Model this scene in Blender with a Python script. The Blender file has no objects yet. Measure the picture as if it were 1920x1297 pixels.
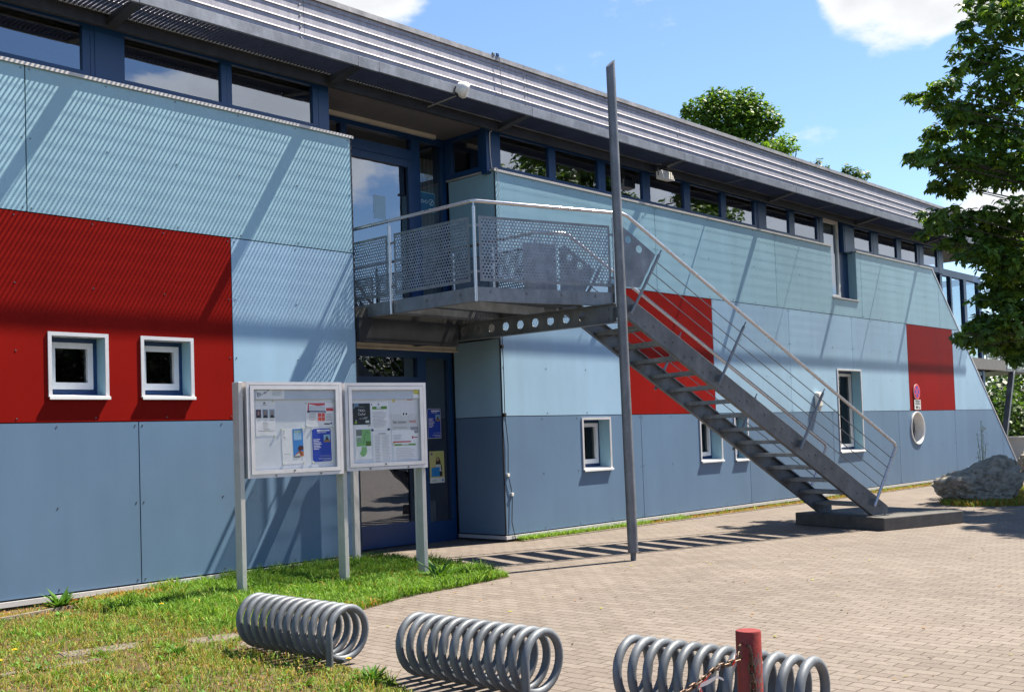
import bpy, bmesh, math, random
import numpy as np
from mathutils import Vector, Matrix, noise
R = math.radians
random.seed(7); rng = np.random.default_rng(11)
S = bpy.context.scene
col = S.collection

# ------------------------------------------------------------------ materials
def newmat(name):
    m = bpy.data.materials.new(name); m.use_nodes = True
    nt = m.node_tree; b = nt.nodes['Principled BSDF']
    return m, nt, b
def nd(nt, t, **kw):
    n = nt.nodes.new(t)
    for k, v in kw.items(): setattr(n, k, v)
    return n
def mat(name, c, rough=.6, metal=0., var=.12, scale=6., bump=0., bscale=80., spec=None, stretch=None):
    m, nt, b = newmat(name)
    b.inputs['Roughness'].default_value = rough; b.inputs['Metallic'].default_value = metal
    if spec is not None: b.inputs['Specular IOR Level'].default_value = spec
    tc = nd(nt, 'ShaderNodeTexCoord'); src = tc.outputs['Object']
    if stretch:
        mp = nd(nt, 'ShaderNodeMapping'); mp.inputs['Scale'].default_value = stretch
        nt.links.new(src, mp.inputs[0]); src = mp.outputs[0]
    n = nd(nt, 'ShaderNodeTexNoise'); n.inputs['Scale'].default_value = scale; n.inputs['Detail'].default_value = 6
    n.inputs['Roughness'].default_value = .65
    nt.links.new(src, n.inputs['Vector'])
    r = nd(nt, 'ShaderNodeMapRange'); r.inputs[1].default_value = .3; r.inputs[2].default_value = .7
    r.inputs[3].default_value = 1 - var; r.inputs[4].default_value = 1 + var
    nt.links.new(n.outputs['Fac'], r.inputs[0])
    mx = nd(nt, 'ShaderNodeVectorMath', operation='SCALE'); mx.inputs[0].default_value = c[:3]
    nt.links.new(r.outputs[0], mx.inputs['Scale']); nt.links.new(mx.outputs[0], b.inputs['Base Color'])
    rr = nd(nt, 'ShaderNodeMapRange'); rr.inputs[3].default_value = max(.02, rough - .08); rr.inputs[4].default_value = min(1, rough + .08)
    nt.links.new(n.outputs['Fac'], rr.inputs[0]); nt.links.new(rr.outputs[0], b.inputs['Roughness'])
    if bump:
        n2 = nd(nt, 'ShaderNodeTexNoise'); n2.inputs['Scale'].default_value = bscale; n2.inputs['Detail'].default_value = 4
        nt.links.new(src, n2.inputs['Vector'])
        bp = nd(nt, 'ShaderNodeBump'); bp.inputs['Strength'].default_value = bump; bp.inputs['Distance'].default_value = .01
        nt.links.new(n2.outputs['Fac'], bp.inputs['Height']); nt.links.new(bp.outputs[0], b.inputs['Normal'])
    return m
def galv(name, c, rough=.45, metal=.55, amp=1., spec=.5):
    m, nt, b = newmat(name)
    b.inputs['Metallic'].default_value = metal; b.inputs['Specular IOR Level'].default_value = spec
    tc = nd(nt, 'ShaderNodeTexCoord')
    v = nd(nt, 'ShaderNodeTexVoronoi'); v.inputs['Scale'].default_value = 55
    n = nd(nt, 'ShaderNodeTexNoise'); n.inputs['Scale'].default_value = 3.5; n.inputs['Detail'].default_value = 7
    n3 = nd(nt, 'ShaderNodeTexNoise'); n3.inputs['Scale'].default_value = 14; n3.inputs['Detail'].default_value = 5
    mp = nd(nt, 'ShaderNodeMapping'); mp.inputs['Scale'].default_value = (1, 1, .25)
    nt.links.new(tc.outputs['Object'], mp.inputs[0]); nt.links.new(mp.outputs[0], n3.inputs['Vector'])
    for x in (v, n): nt.links.new(tc.outputs['Object'], x.inputs['Vector'])
    a = nd(nt, 'ShaderNodeMath', operation='MULTIPLY_ADD'); a.inputs[1].default_value = .14; a.inputs[2].default_value = .93
    sep = nd(nt, 'ShaderNodeSeparateColor'); nt.links.new(v.outputs['Color'], sep.inputs[0]); nt.links.new(sep.outputs[0], a.inputs[0])
    r = nd(nt, 'ShaderNodeMapRange'); r.inputs[1].default_value = .3; r.inputs[2].default_value = .7; r.inputs[3].default_value = 1 - .28 * amp; r.inputs[4].default_value = 1 + .18 * amp
    nt.links.new(n.outputs['Fac'], r.inputs[0])
    r3 = nd(nt, 'ShaderNodeMapRange'); r3.inputs[1].default_value = .3; r3.inputs[2].default_value = .7; r3.inputs[3].default_value = .85; r3.inputs[4].default_value = 1.1
    nt.links.new(n3.outputs['Fac'], r3.inputs[0])
    mu = nd(nt, 'ShaderNodeMath', operation='MULTIPLY'); nt.links.new(a.outputs[0], mu.inputs[0]); nt.links.new(r.outputs[0], mu.inputs[1])
    mu2 = nd(nt, 'ShaderNodeMath', operation='MULTIPLY'); nt.links.new(mu.outputs[0], mu2.inputs[0]); nt.links.new(r3.outputs[0], mu2.inputs[1])
    sc = nd(nt, 'ShaderNodeVectorMath', operation='SCALE'); sc.inputs[0].default_value = c
    nt.links.new(mu2.outputs[0], sc.inputs['Scale']); nt.links.new(sc.outputs[0], b.inputs['Base Color'])
    rr = nd(nt, 'ShaderNodeMapRange'); rr.inputs[3].default_value = rough - .1; rr.inputs[4].default_value = rough + .15
    nt.links.new(n.outputs['Fac'], rr.inputs[0]); nt.links.new(rr.outputs[0], b.inputs['Roughness'])
    return m
def glass(name, ior=2.2, tint=(.55, .6, .6), rough=.0):
    m, nt, b = newmat(name); nt.nodes.remove(b)
    out = nt.nodes['Material Output']
    geo = nd(nt, 'ShaderNodeNewGeometry'); dt = nd(nt, 'ShaderNodeVectorMath', operation='DOT_PRODUCT')
    nt.links.new(geo.outputs['Normal'], dt.inputs[0]); nt.links.new(geo.outputs['Incoming'], dt.inputs[1])
    ab = nd(nt, 'ShaderNodeMath', operation='ABSOLUTE'); nt.links.new(dt.outputs['Value'], ab.inputs[0])
    om = nd(nt, 'ShaderNodeMath', operation='SUBTRACT'); om.inputs[0].default_value = 1; nt.links.new(ab.outputs[0], om.inputs[1])
    pw = nd(nt, 'ShaderNodeMath', operation='POWER'); pw.inputs[1].default_value = 5; nt.links.new(om.outputs[0], pw.inputs[0])
    F0 = ((ior - 1) / (ior + 1)) ** 2
    f = nd(nt, 'ShaderNodeMath', operation='MULTIPLY_ADD'); f.inputs[1].default_value = 1 - F0; f.inputs[2].default_value = F0; nt.links.new(pw.outputs[0], f.inputs[0])
    t = nd(nt, 'ShaderNodeBsdfTransparent'); t.inputs[0].default_value = (*tint, 1)
    g = nd(nt, 'ShaderNodeBsdfGlossy'); g.inputs['Roughness'].default_value = rough; g.inputs[0].default_value = (.80, .87, 1, 1)
    tc = nd(nt, 'ShaderNodeTexCoord'); n = nd(nt, 'ShaderNodeTexNoise'); n.inputs['Scale'].default_value = 1.3
    nt.links.new(tc.outputs['Object'], n.inputs['Vector'])
    bp = nd(nt, 'ShaderNodeBump'); bp.inputs['Strength'].default_value = .04; bp.inputs['Distance'].default_value = .05
    nt.links.new(n.outputs['Fac'], bp.inputs['Height']); nt.links.new(bp.outputs[0], g.inputs['Normal'])
    mx = nd(nt, 'ShaderNodeMixShader')
    nt.links.new(f.outputs[0], mx.inputs[0]); nt.links.new(t.outputs[0], mx.inputs[1]); nt.links.new(g.outputs[0], mx.inputs[2])
    nt.links.new(mx.outputs[0], out.inputs[0])
    return m
def panelmat(name, c, rough=.42, dirt=.10, spec=.45):
    """fibre-cement board: nearly even colour, faint streaks, small pale scuffs"""
    m, nt, b = newmat(name)
    tc = nd(nt, 'ShaderNodeTexCoord')
    n = nd(nt, 'ShaderNodeTexNoise'); n.inputs['Scale'].default_value = .7; n.inputs['Detail'].default_value = 8; n.inputs['Roughness'].default_value = .7
    mp = nd(nt, 'ShaderNodeMapping'); mp.inputs['Scale'].default_value = (1, 1, .45)
    nt.links.new(tc.outputs['Object'], mp.inputs[0]); nt.links.new(mp.outputs[0], n.inputs['Vector'])
    r = nd(nt, 'ShaderNodeMapRange'); r.inputs[1].default_value = .3; r.inputs[2].default_value = .7; r.inputs[3].default_value = 1 - dirt; r.inputs[4].default_value = 1 + dirt
    nt.links.new(n.outputs['Fac'], r.inputs[0])
    n2 = nd(nt, 'ShaderNodeTexNoise'); n2.inputs['Scale'].default_value = 260; n2.inputs['Detail'].default_value = 2
    nt.links.new(tc.outputs['Object'], n2.inputs['Vector'])
    r2 = nd(nt, 'ShaderNodeMapRange'); r2.inputs[1].default_value = .3; r2.inputs[2].default_value = .7; r2.inputs[3].default_value = .95; r2.inputs[4].default_value = 1.05
    nt.links.new(n2.outputs['Fac'], r2.inputs[0])
    mu = nd(nt, 'ShaderNodeMath', operation='MULTIPLY'); nt.links.new(r.outputs[0], mu.inputs[0]); nt.links.new(r2.outputs[0], mu.inputs[1])
    sc = nd(nt, 'ShaderNodeVectorMath', operation='SCALE'); sc.inputs[0].default_value = c; nt.links.new(mu.outputs[0], sc.inputs['Scale'])
    oi = nd(nt, 'ShaderNodeObjectInfo'); ro = nd(nt, 'ShaderNodeMapRange'); ro.inputs[3].default_value = .95; ro.inputs[4].default_value = 1.05
    nt.links.new(oi.outputs['Random'], ro.inputs[0])
    ns = nd(nt, 'ShaderNodeTexNoise'); ns.inputs['Scale'].default_value = 1; ns.inputs['Detail'].default_value = 5
    ms = nd(nt, 'ShaderNodeMapping'); ms.inputs['Scale'].default_value = (2.6, 2.6, .14); nt.links.new(tc.outputs['Object'], ms.inputs[0]); nt.links.new(ms.outputs[0], ns.inputs['Vector'])
    rs_ = nd(nt, 'ShaderNodeMapRange'); rs_.inputs[1].default_value = .35; rs_.inputs[2].default_value = .72; rs_.inputs[3].default_value = 1.025; rs_.inputs[4].default_value = .945; nt.links.new(ns.outputs['Fac'], rs_.inputs[0])
    m3 = nd(nt, 'ShaderNodeMath', operation='MULTIPLY'); nt.links.new(ro.outputs[0], m3.inputs[0]); nt.links.new(rs_.outputs[0], m3.inputs[1])
    m4 = nd(nt, 'ShaderNodeMath', operation='MULTIPLY'); nt.links.new(mu.outputs[0], m4.inputs[0]); nt.links.new(m3.outputs[0], m4.inputs[1]); nt.links.new(m4.outputs[0], sc.inputs['Scale'])
    # scuffs
    n4 = nd(nt, 'ShaderNodeTexNoise'); n4.inputs['Scale'].default_value = 9; n4.inputs['Detail'].default_value = 9; n4.inputs['Roughness'].default_value = .75
    nt.links.new(tc.outputs['Object'], n4.inputs['Vector'])
    r4 = nd(nt, 'ShaderNodeMapRange'); r4.inputs[1].default_value = .70; r4.inputs[2].default_value = .78; r4.inputs[3].default_value = 0; r4.inputs[4].default_value = .3
    nt.links.new(n4.outputs['Fac'], r4.inputs[0])
    mx = nd(nt, 'ShaderNodeMix', data_type='RGBA'); mx.inputs[7].default_value = (.6, .65, .68, 1)
    nt.links.new(r4.outputs[0], mx.inputs[0]); nt.links.new(sc.outputs[0], mx.inputs[6]); nt.links.new(mx.outputs[2], b.inputs['Base Color'])
    b.inputs['Roughness'].default_value = rough; b.inputs['Specular IOR Level'].default_value = spec
    return m
def perforated(name, c, px, py, r, metal=.5):
    m, nt, b = newmat(name)
    b.inputs['Metallic'].default_value = metal; b.inputs['Roughness'].default_value = .45
    uv = nd(nt, 'ShaderNodeUVMap'); uv.uv_map = 'UVMap'
    sep = nd(nt, 'ShaderNodeSeparateXYZ'); nt.links.new(uv.outputs[0], sep.inputs[0])
    def lat(off):
        ax = []
        for k, p in ((0, px), (1, 2 * py)):
            d = nd(nt, 'ShaderNodeMath', operation='DIVIDE'); d.inputs[1].default_value = p; nt.links.new(sep.outputs[k], d.inputs[0])
            a = nd(nt, 'ShaderNodeMath', operation='ADD'); a.inputs[1].default_value = off + 50; nt.links.new(d.outputs[0], a.inputs[0])
            f = nd(nt, 'ShaderNodeMath', operation='FRACT'); nt.links.new(a.outputs[0], f.inputs[0])
            s = nd(nt, 'ShaderNodeMath', operation='SUBTRACT'); s.inputs[1].default_value = .5; nt.links.new(f.outputs[0], s.inputs[0])
            q = nd(nt, 'ShaderNodeMath', operation='MULTIPLY'); q.inputs[1].default_value = p; nt.links.new(s.outputs[0], q.inputs[0])
            w = nd(nt, 'ShaderNodeMath', operation='MULTIPLY'); nt.links.new(q.outputs[0], w.inputs[0]); nt.links.new(q.outputs[0], w.inputs[1])
            ax.append(w)
        a = nd(nt, 'ShaderNodeMath', operation='ADD'); nt.links.new(ax[0].outputs[0], a.inputs[0]); nt.links.new(ax[1].outputs[0], a.inputs[1])
        return a
    mn = nd(nt, 'ShaderNodeMath', operation='MINIMUM'); nt.links.new(lat(0).outputs[0], mn.inputs[0]); nt.links.new(lat(.5).outputs[0], mn.inputs[1])
    gt = nd(nt, 'ShaderNodeMath', operation='GREATER_THAN'); gt.inputs[1].default_value = r * r; nt.links.new(mn.outputs[0], gt.inputs[0])
    nt.links.new(gt.outputs[0], b.inputs['Alpha'])
    n = nd(nt, 'ShaderNodeTexNoise'); n.inputs['Scale'].default_value = 9; n.inputs['Detail'].default_value = 6
    rr = nd(nt, 'ShaderNodeMapRange'); rr.inputs[1].default_value = .3; rr.inputs[2].default_value = .7; rr.inputs[3].default_value = .75; rr.inputs[4].default_value = 1.2
    nt.links.new(uv.outputs[0], n.inputs['Vector']); nt.links.new(n.outputs['Fac'], rr.inputs[0])
    sc = nd(nt, 'ShaderNodeVectorMath', operation='SCALE'); sc.inputs[0].default_value = c; nt.links.new(rr.outputs[0], sc.inputs['Scale'])
    nt.links.new(sc.outputs[0], b.inputs['Base Color'])
    return m
def vcol(name, rough=.6, trans=.0, spec=.3):
    m, nt, b = newmat(name)
    a = nd(nt, 'ShaderNodeVertexColor'); a.layer_name = 'Col'
    b.inputs['Roughness'].default_value = rough; b.inputs['Specular IOR Level'].default_value = spec
    nt.links.new(a.outputs[0], b.inputs['Base Color'])
    if trans:
        t = nd(nt, 'ShaderNodeBsdfTranslucent'); mx = nd(nt, 'ShaderNodeMixShader'); mx.inputs[0].default_value = trans
        g = nd(nt, 'ShaderNodeVectorMath', operation='MULTIPLY'); g.inputs[1].default_value = (1.5, 1.5, .6)
        nt.links.new(a.outputs[0], g.inputs[0]); nt.links.new(g.outputs[0], t.inputs[0])
        out = nt.nodes['Material Output']
        nt.links.new(b.outputs[0], mx.inputs[1]); nt.links.new(t.outputs[0], mx.inputs[2]); nt.links.new(mx.outputs[0], out.inputs[0])
    return m
_cm = {}
def flat(c, rough=.6):
    k = (tuple(round(x, 3) for x in c), rough)
    if k not in _cm: _cm[k] = mat('print_%d' % len(_cm), c, rough, var=.04, scale=30)
    return _cm[k]

M = {}
M['aqua'] = panelmat('aqua_panel', (.272, .448, .545))
M['sky'] = panelmat('pale_blue_panel', (.30, .462, .625))
M['slate'] = panelmat('slate_blue_panel', (.114, .190, .302))
M['red'] = panelmat('red_panel', (.235, .006, .0035), .5, .12, .06)
M['screw'] = mat('screw_head', (.12, .12, .13), .4, .6)
M['dark'] = mat('dark_backing', (.012, .012, .014), .8)
M['white'] = mat('white_paint', (.72, .72, .74), .45, var=.06)
M['silver'] = mat('pale_aluminium', (.66, .65, .68), .38, .35, var=.06)
M['post'] = mat('post_aluminium', (.52, .50, .49), .5, .2, var=.1)
M['alu'] = galv('fascia_metal', (.33, .322, .375), .5, .08, .3, .3)
M['coping'] = galv('coping_metal', (.32, .315, .33), .5, .15)
M['galv'] = galv('galvanised_steel', (.205, .222, .245))
M['galvd'] = galv('weathered_steel', (.135, .148, .164), .5, .4)
M['galvl'] = galv('lip_steel', (.195, .215, .26), .5, .25)
M['tread'] = galv('tread_steel', (.25, .275, .31), .45, .4)
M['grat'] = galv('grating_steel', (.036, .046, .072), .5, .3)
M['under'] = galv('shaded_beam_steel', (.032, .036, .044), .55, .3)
M['rail'] = mat('stainless_rail', (.50, .49, .51), .28, .85, var=.08)
M['mast'] = galv('mast_steel', (.165, .177, .20), .5, .4)
M['blue'] = mat('blue_frame', (.0075, .043, .14), .38, var=.12, scale=2)
M['cream'] = mat('cream_plaster', (.55, .52, .46), .8)
M['soffit'] = mat('soffit_board', (.15, .145, .15), .7)
M['room'] = mat('room_plaster', (.16, .16, .16), .9)
M['concrete'] = mat('concrete', (.085, .08, .076), .85, var=.3, scale=5, bump=.5, bscale=60)
M['plinth'] = mat('plinth_dark', (.06, .06, .055), .85, bump=.3)
M['glass'] = glass('window_glass', 3.0)
M['dark_glass'] = glass('dark_window_glass', 1.5, (.3, .34, .34))
M['case_glass'] = glass('case_glass', 1.45, (.98, .985, .985))
M['rack'] = galv('rack_steel', (.122, .138, .160), .52, .2)
M['bollard'] = mat('bollard_red', (.19, .0135, .0095), .55, var=.2, scale=20, bump=.2)
M['scratch'] = mat('scratched_primer', (.22, .14, .13), .7, var=.3, scale=60)
M['chain'] = mat('rusty_chain', (.10, .065, .045), .45, .7, var=.5, scale=90, bump=.4)
M['tape_r'] = mat('tape_red', (.75, .03, .025), .45)
M['tape_w'] = mat('tape_white', (.75, .72, .74), .5)
M['felt'] = mat('board_back', (.70, .73, .78), .7, var=.05)
M['hood'] = mat('hood_sheet', (.52, .57, .66), .5, var=.05)
M['lampbody'] = mat('lamp_white', (.70, .68, .64), .45)
M['cable'] = mat('cable_grey', (.25, .25, .25), .5)
M['bark'] = mat('bark', (.035, .028, .022), .9, var=.3, scale=12, bump=1, bscale=25)
M['blind'] = mat('blind_fabric', (.55, .50, .42), .8)
M['perf'] = perforated('perforated_sheet', (.23, .255, .30), .046, .040, .0148)
M['leaf'] = vcol('leaf', .5, .35, .35)
M['grass'] = vcol('grass_blades', .6, .25, .2)

# ------------------------------------------------------------------ mesh helpers
base = {}
def tag(o, label=None, cat=None, group=None, kind=None):
    for k, v in (('label', label), ('category', cat), ('group', group), ('kind', kind)):
        if v: o[k] = v
    return o
def thing(name, label, cat, loc=(0, 0, 0), group=None):
    o = bpy.data.objects.new(name, None); col.objects.link(o); o.location = loc
    o.empty_display_size = .1
    base[o] = Vector(loc); return tag(o, label, cat, group)
def link(name, me, parent=None, loc=None):
    o = bpy.data.objects.new(name, me); col.objects.link(o)
    if parent is not None:
        o.parent = parent; base[o] = base[parent]
    else:
        base[o] = Vector(loc or (0, 0, 0)); o.location = base[o]
    return o
class MB:
    def __init__(s): s.v = []; s.f = []; s.m = []; s.uv = {}
    def face(s, pts, m=0, uv=None):
        i = len(s.v); s.v += [tuple(p) for p in pts]; s.f.append(tuple(range(i, i + len(pts)))); s.m.append(m)
        if uv: s.uv[len(s.f) - 1] = uv
    def box(s, x0, x1, y0, y1, z0, z1, m=0):
        s.hexa([(x0, y0, z0), (x1, y0, z0), (x1, y1, z0), (x0, y1, z0), (x0, y0, z1), (x1, y0, z1), (x1, y1, z1), (x0, y1, z1)], m)
    def hexa(s, p, m=0):
        i = len(s.v); s.v += [tuple(q) for q in p]
        for f in ((3, 2, 1, 0), (4, 5, 6, 7), (0, 1, 5, 4), (1, 2, 6, 5), (2, 3, 7, 6), (3, 0, 4, 7)):
            s.f.append(tuple(i + k for k in f)); s.m.append(m)
    def bar(s, a, b, side, up, m=0):
        """box from a to b; side and up are full-width vectors"""
        a, b, side, up = Vector(a), Vector(b), Vector(side) / 2, Vector(up) / 2
        s.hexa([a - side - up, b - side - up, b + side - up, a + side - up, a - side + up, b - side + up, b + side + up, a + side + up], m)
    def tube(s, pts, r, n=10, m=0, cap=True, closed=False):
        pts = [Vector(p) for p in pts]; N = len(pts)
        rs = r if isinstance(r, (list, tuple)) else [r] * N
        t0 = (pts[1] - pts[0]).normalized()
        nrm = t0.orthogonal().normalized(); i0 = len(s.v)
        for k in range(N):
            if closed: t = (pts[(k + 1) % N] - pts[k - 1]).normalized()
            else: t = (pts[min(k + 1, N - 1)] - pts[max(k - 1, 0)]).normalized()
            nrm = (nrm - t * nrm.dot(t)).normalized(); b = t.cross(nrm)
            for j in range(n):
                a = 2 * math.pi * j / n
                s.v.append(tuple(pts[k] + (nrm * math.cos(a) + b * math.sin(a)) * rs[k]))
        for k in range(N if closed else N - 1):
            for j in range(n):
                a = i0 + k * n + j; b2 = i0 + k * n + (j + 1) % n
                k2 = (k + 1) % N
                c = i0 + k2 * n + (j + 1) % n; d = i0 + k2 * n + j
                s.f.append((a, b2, c, d)); s.m.append(m)
        if cap and not closed:
            s.f.append(tuple(i0 + j for j in range(n))[::-1]); s.m.append(m)
            s.f.append(tuple(i0 + (N - 1) * n + j for j in range(n))); s.m.append(m)
    def prism(s, poly, fn, thick, m=0):
        """2D polygon mapped by fn to 3D, swept by vector thick"""
        a = [Vector(fn(*p)) for p in poly]; t = Vector(thick); b = [p + t for p in a]; n = len(a); i = len(s.v)
        s.v += [tuple(p) for p in a + b]
        s.f.append(tuple(range(i, i + n))); s.m.append(m)
        s.f.append(tuple(range(i + n, i + 2 * n))[::-1]); s.m.append(m)
        for k in range(n):
            s.f.append((i + k, i + n + k, i + n + (k + 1) % n, i + (k + 1) % n)); s.m.append(m)
    def plate(s, outer, holes, fn, thick, m=0):
        """2D plate with real holes"""
        if not holes: return s.prism(outer, fn, thick, m)
        bm = bmesh.new(); ed = []
        for lp in [outer] + holes:
            vs = [bm.verts.new((p[0], p[1], 0)) for p in lp]
            ed += [bm.edges.new((vs[k], vs[(k + 1) % len(vs)])) for k in range(len(vs))]
        bmesh.ops.triangle_fill(bm, use_beauty=True, edges=ed)
        bm.verts.index_update(); t = Vector(thick); i = len(s.v); n = len(bm.verts)
        a = [Vector(fn(v.co.x, v.co.y)) for v in bm.verts]
        s.v += [tuple(p) for p in a] + [tuple(p + t) for p in a]
        for f in bm.faces:
            q = [v.index for v in f.verts]
            s.f.append(tuple(i + k for k in q)); s.m.append(m)
            s.f.append(tuple(i + n + k for k in q[::-1])); s.m.append(m)
        for e in bm.edges:
            if len(e.link_faces) == 1:
                p, q = e.verts[0].index, e.verts[1].index
                s.f.append((i + p, i + q, i + n + q, i + n + p)); s.m.append(m)
        bm.free()
    def disc(s, c, nrm, r, m=0, n=12, h=0):
        c = Vector(c); nrm = Vector(nrm).normalized(); a = nrm.orthogonal().normalized(); b = nrm.cross(a)
        ring = [c + (a * math.cos(2 * math.pi * k / n) + b * math.sin(2 * math.pi * k / n)) * r for k in range(n)]
        if h:
            i = len(s.v); s.v += [tuple(p) for p in ring] + [tuple(p + nrm * h) for p in ring]
            s.f.append(tuple(i + n + k for k in range(n))); s.m.append(m)
            for k in range(n):
                s.f.append((i + k, i + (k + 1) % n, i + n + (k + 1) % n, i + n + k)); s.m.append(m)
        else: s.face(ring, m)
    def build(s, name, mats, parent=None, smooth=True, loc=None, bevel=0):
        me = bpy.data.meshes.new(name)
        o0 = base[parent] if parent is not None else Vector(loc or (0, 0, 0))
        me.from_pydata([(x - o0.x, y - o0.y, z - o0.z) for x, y, z in s.v], [], s.f)
        for mm in (mats if isinstance(mats, (list, tuple)) else [mats]): me.materials.append(mm)
        me.polygons.foreach_set('material_index', s.m)
        if s.uv:
            ul = me.uv_layers.new(name='UVMap')
            for fi, uv in s.uv.items():
                p = me.polygons[fi]
                for k, li in enumerate(p.loop_indices): ul.data[li].uv = uv[k]
        bm = bmesh.new(); bm.from_mesh(me); bmesh.ops.recalc_face_normals(bm, faces=bm.faces); bm.to_mesh(me); bm.free()
        if smooth:
            me.polygons.foreach_set('use_smooth', [True] * len(me.polygons)); me.set_sharp_from_angle(angle=R(38))
        o = link(name, me, parent, loc)
        if bevel:
            b = o.modifiers.new('bevel', 'BEVEL'); b.width = bevel; b.segments = 2; b.limit_method = 'ANGLE'; b.angle_limit = R(50)
            b.harden_normals = False
        return o
def npmesh(name, verts, quads, tris, colors, m, parent=None, loc=None, kind=None):
    me = bpy.data.meshes.new(name); nq, nt_ = len(quads), len(tris)
    o0 = base[parent] if parent is not None else Vector(loc or (0, 0, 0))
    verts = verts - np.array(o0)
    me.vertices.add(len(verts)); me.vertices.foreach_set('co', verts.astype(np.float32).ravel())
    loops = np.concatenate([np.asarray(quads, np.int32).ravel(), np.asarray(tris, np.int32).ravel()])
    me.loops.add(len(loops)); me.loops.foreach_set('vertex_index', loops)
    me.polygons.add(nq + nt_)
    st = np.concatenate([np.arange(nq) * 4, nq * 4 + np.arange(nt_) * 3]).astype(np.int32)
    me.polygons.foreach_set('loop_start', st)
    me.update(calc_edges=True); me.validate()
    ca = me.color_attributes.new('Col', 'FLOAT_COLOR', 'POINT')
    c4 = np.ones((len(verts), 4), np.float32); c4[:, :3] = colors; ca.data.foreach_set('color', c4.ravel())
    me.materials.append(m)
    o = link(name, me, parent, loc)
    if kind: o['kind'] = kind
    return o
def circle(cx, cy, r, n=24, k=0): return [(cx + r * math.cos(2 * math.pi * i / n + k), cy + r * math.sin(2 * math.pi * i / n + k)) for i in range(n)]
XZ = lambda y: (lambda a, b: (a, y, b))

# ------------------------------------------------------------------ the building
B = thing('building', 'long two storey building with aqua, blue and red cladding under a ribbed metal roof edge', 'building', (12, 0, 0))
ZB, Z1, Z2, ZT = .105, 1.925, 4.155, 5.735
END = lambda z: 29.2 + (5.79 - z) * 1.0985          # slanted free end of the cladding
G = .006
def rivets(mb, pts, y=0):
    for x, z in pts:
        mb.disc((x, y - .0, z), (0, -1, 0), .0085, 1, 8, .005)
def edge_rivets(x0, x1, z0, z1):
    o = []
    nx = max(2, round((x1 - x0) / .92) + 1); nz = max(2, round((z1 - z0) / .8) + 1)
    for i in range(nx):
        x = x0 + .045 + (x1 - x0 - .09) * i / (nx - 1)
        for j in range(nz):
            o.append((x, z0 + .045 + (z1 - z0 - .09) * j / (nz - 1)))
    return o
def panel(x0, x1, z0, z1, m, holes=(), slant=False, label=None, circ=None):
    mb = MB()
    outer = [(x0 + G, z0 + G), ((END(z0) if slant else x1) - G, z0 + G), ((END(z1) if slant else x1) - G, z1 - G), (x0 + G, z1 - G)]
    hl = [[(a, c), (b, c), (b, d), (a, d)] for a, b, c, d in holes]
    if circ: hl.append(circle(circ[0], circ[1], circ[2], 40))
    mb.plate(outer, hl, XZ(0), (0, .012, 0))
    pts = []
    for x, z in edge_rivets(x0, END(z0) if slant else x1, z0, z1):
        if any(a - .06 < x < b + .06 and c - .06 < z < d + .06 for a, b, c, d in holes): continue
        if circ and math.hypot(x - circ[0], z - circ[1]) < circ[2] + .06: continue
        if slant and x > END(z) - .05: continue
        pts.append((x, z))
    rivets(mb, pts)
    o = mb.build('cladding_panel', [M[m], M['screw']], B, smooth=False)
    if label: o['label'] = label
    return o
W1 = [(5.165, 5.82, 2.205, 2.885), (6.23, 6.878, 2.205, 2.885)]
NOTCH = (23.40, 24.67, 4.57)
# upper row
panel(.6, 4.96, Z2, ZT, 'aqua'); panel(4.96, 9.35, Z2, ZT, 'aqua')
panel(12.19, 16.43, Z2, ZT, 'aqua')
panel(16.43, 20.81, Z2, ZT, 'aqua'); 
mb = MB()      # panel with the notch for the tall window
o2 = [(20.81 + G, Z2 + G), (24.91 - G, Z2 + G), (24.91 - G, ZT - G), (NOTCH[1], ZT - G), (NOTCH[1], NOTCH[2]), (NOTCH[0], NOTCH[2]), (NOTCH[0], ZT - G), (20.81 + G, ZT - G)]
mb.plate(o2, [circle(-90, -90, .01, 3)] and [], XZ(0), (0, .012, 0)); rivets(mb, [(x, z) for x, z in edge_rivets(20.81, 24.91, Z2, ZT) if x < 23.3 or z < 4.5])
mb.build('cladding_panel', [M['aqua'], M['screw']], B, smooth=False)
panel(24.91, 29.65, Z2, ZT, 'aqua') if False else None
mb = MB()
mb.prism([(24.91 + G, Z2 + G), (29.65 - G, Z2 + G), (29.65 - G, END(29.65) if False else 5.79 - (29.65 - 29.2) / 1.0985), (END(ZT) - G, ZT - G), (24.91 + G, ZT - G)], XZ(0), (0, .012, 0))
rivets(mb, [(x, z) for x, z in edge_rivets(24.91, 29.65, Z2, ZT) if x < END(z) - .05])
mb.build('cladding_panel', [M['aqua'], M['screw']], B, smooth=False)
mb = MB(); mb.prism([(29.65 + G, Z2 + G), (END(Z2) - G, Z2 + G), (29.65 + G, 5.79 - (29.65 - 29.2) / 1.0985 - G)], XZ(0), (0, .012, 0)); mb.build('cladding_panel', [M['aqua']], B, smooth=False)
# middle row
panel(2.2, 7.437, Z1, Z2, 'red', W1, label='wide dark red panel holding two small square windows')
panel(7.437, 9.35, Z1, Z2, 'sky')
panel(12.19, 15.31, Z1, Z2, 'sky')
panel(15.31, 18.24, Z1, Z2, 'red', label='red panel behind the stair flight')
panel(18.24, 21.27, Z1, Z2, 'sky')
W6 = (23.43, 24.65, 1.01, 2.905)
panel(21.27, 24.28, Z1, Z2, 'sky', []) if False else None
mb = MB(); x6, z6 = W6[0], W6[3]
mb.prism([(21.27 + G, Z1 + G), (x6, Z1 + G), (x6, z6), (24.28 - G, z6), (24.28 - G, Z2 - G), (21.27 + G, Z2 - G)], XZ(0), (0, .012, 0))
rivets(mb, [(x, z) for x, z in edge_rivets(21.27, 24.28, Z1, Z2) if x < 23.36 or z > 2.97]); mb.build('cladding_panel', [M['sky'], M['screw']], B, smooth=False)
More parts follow.
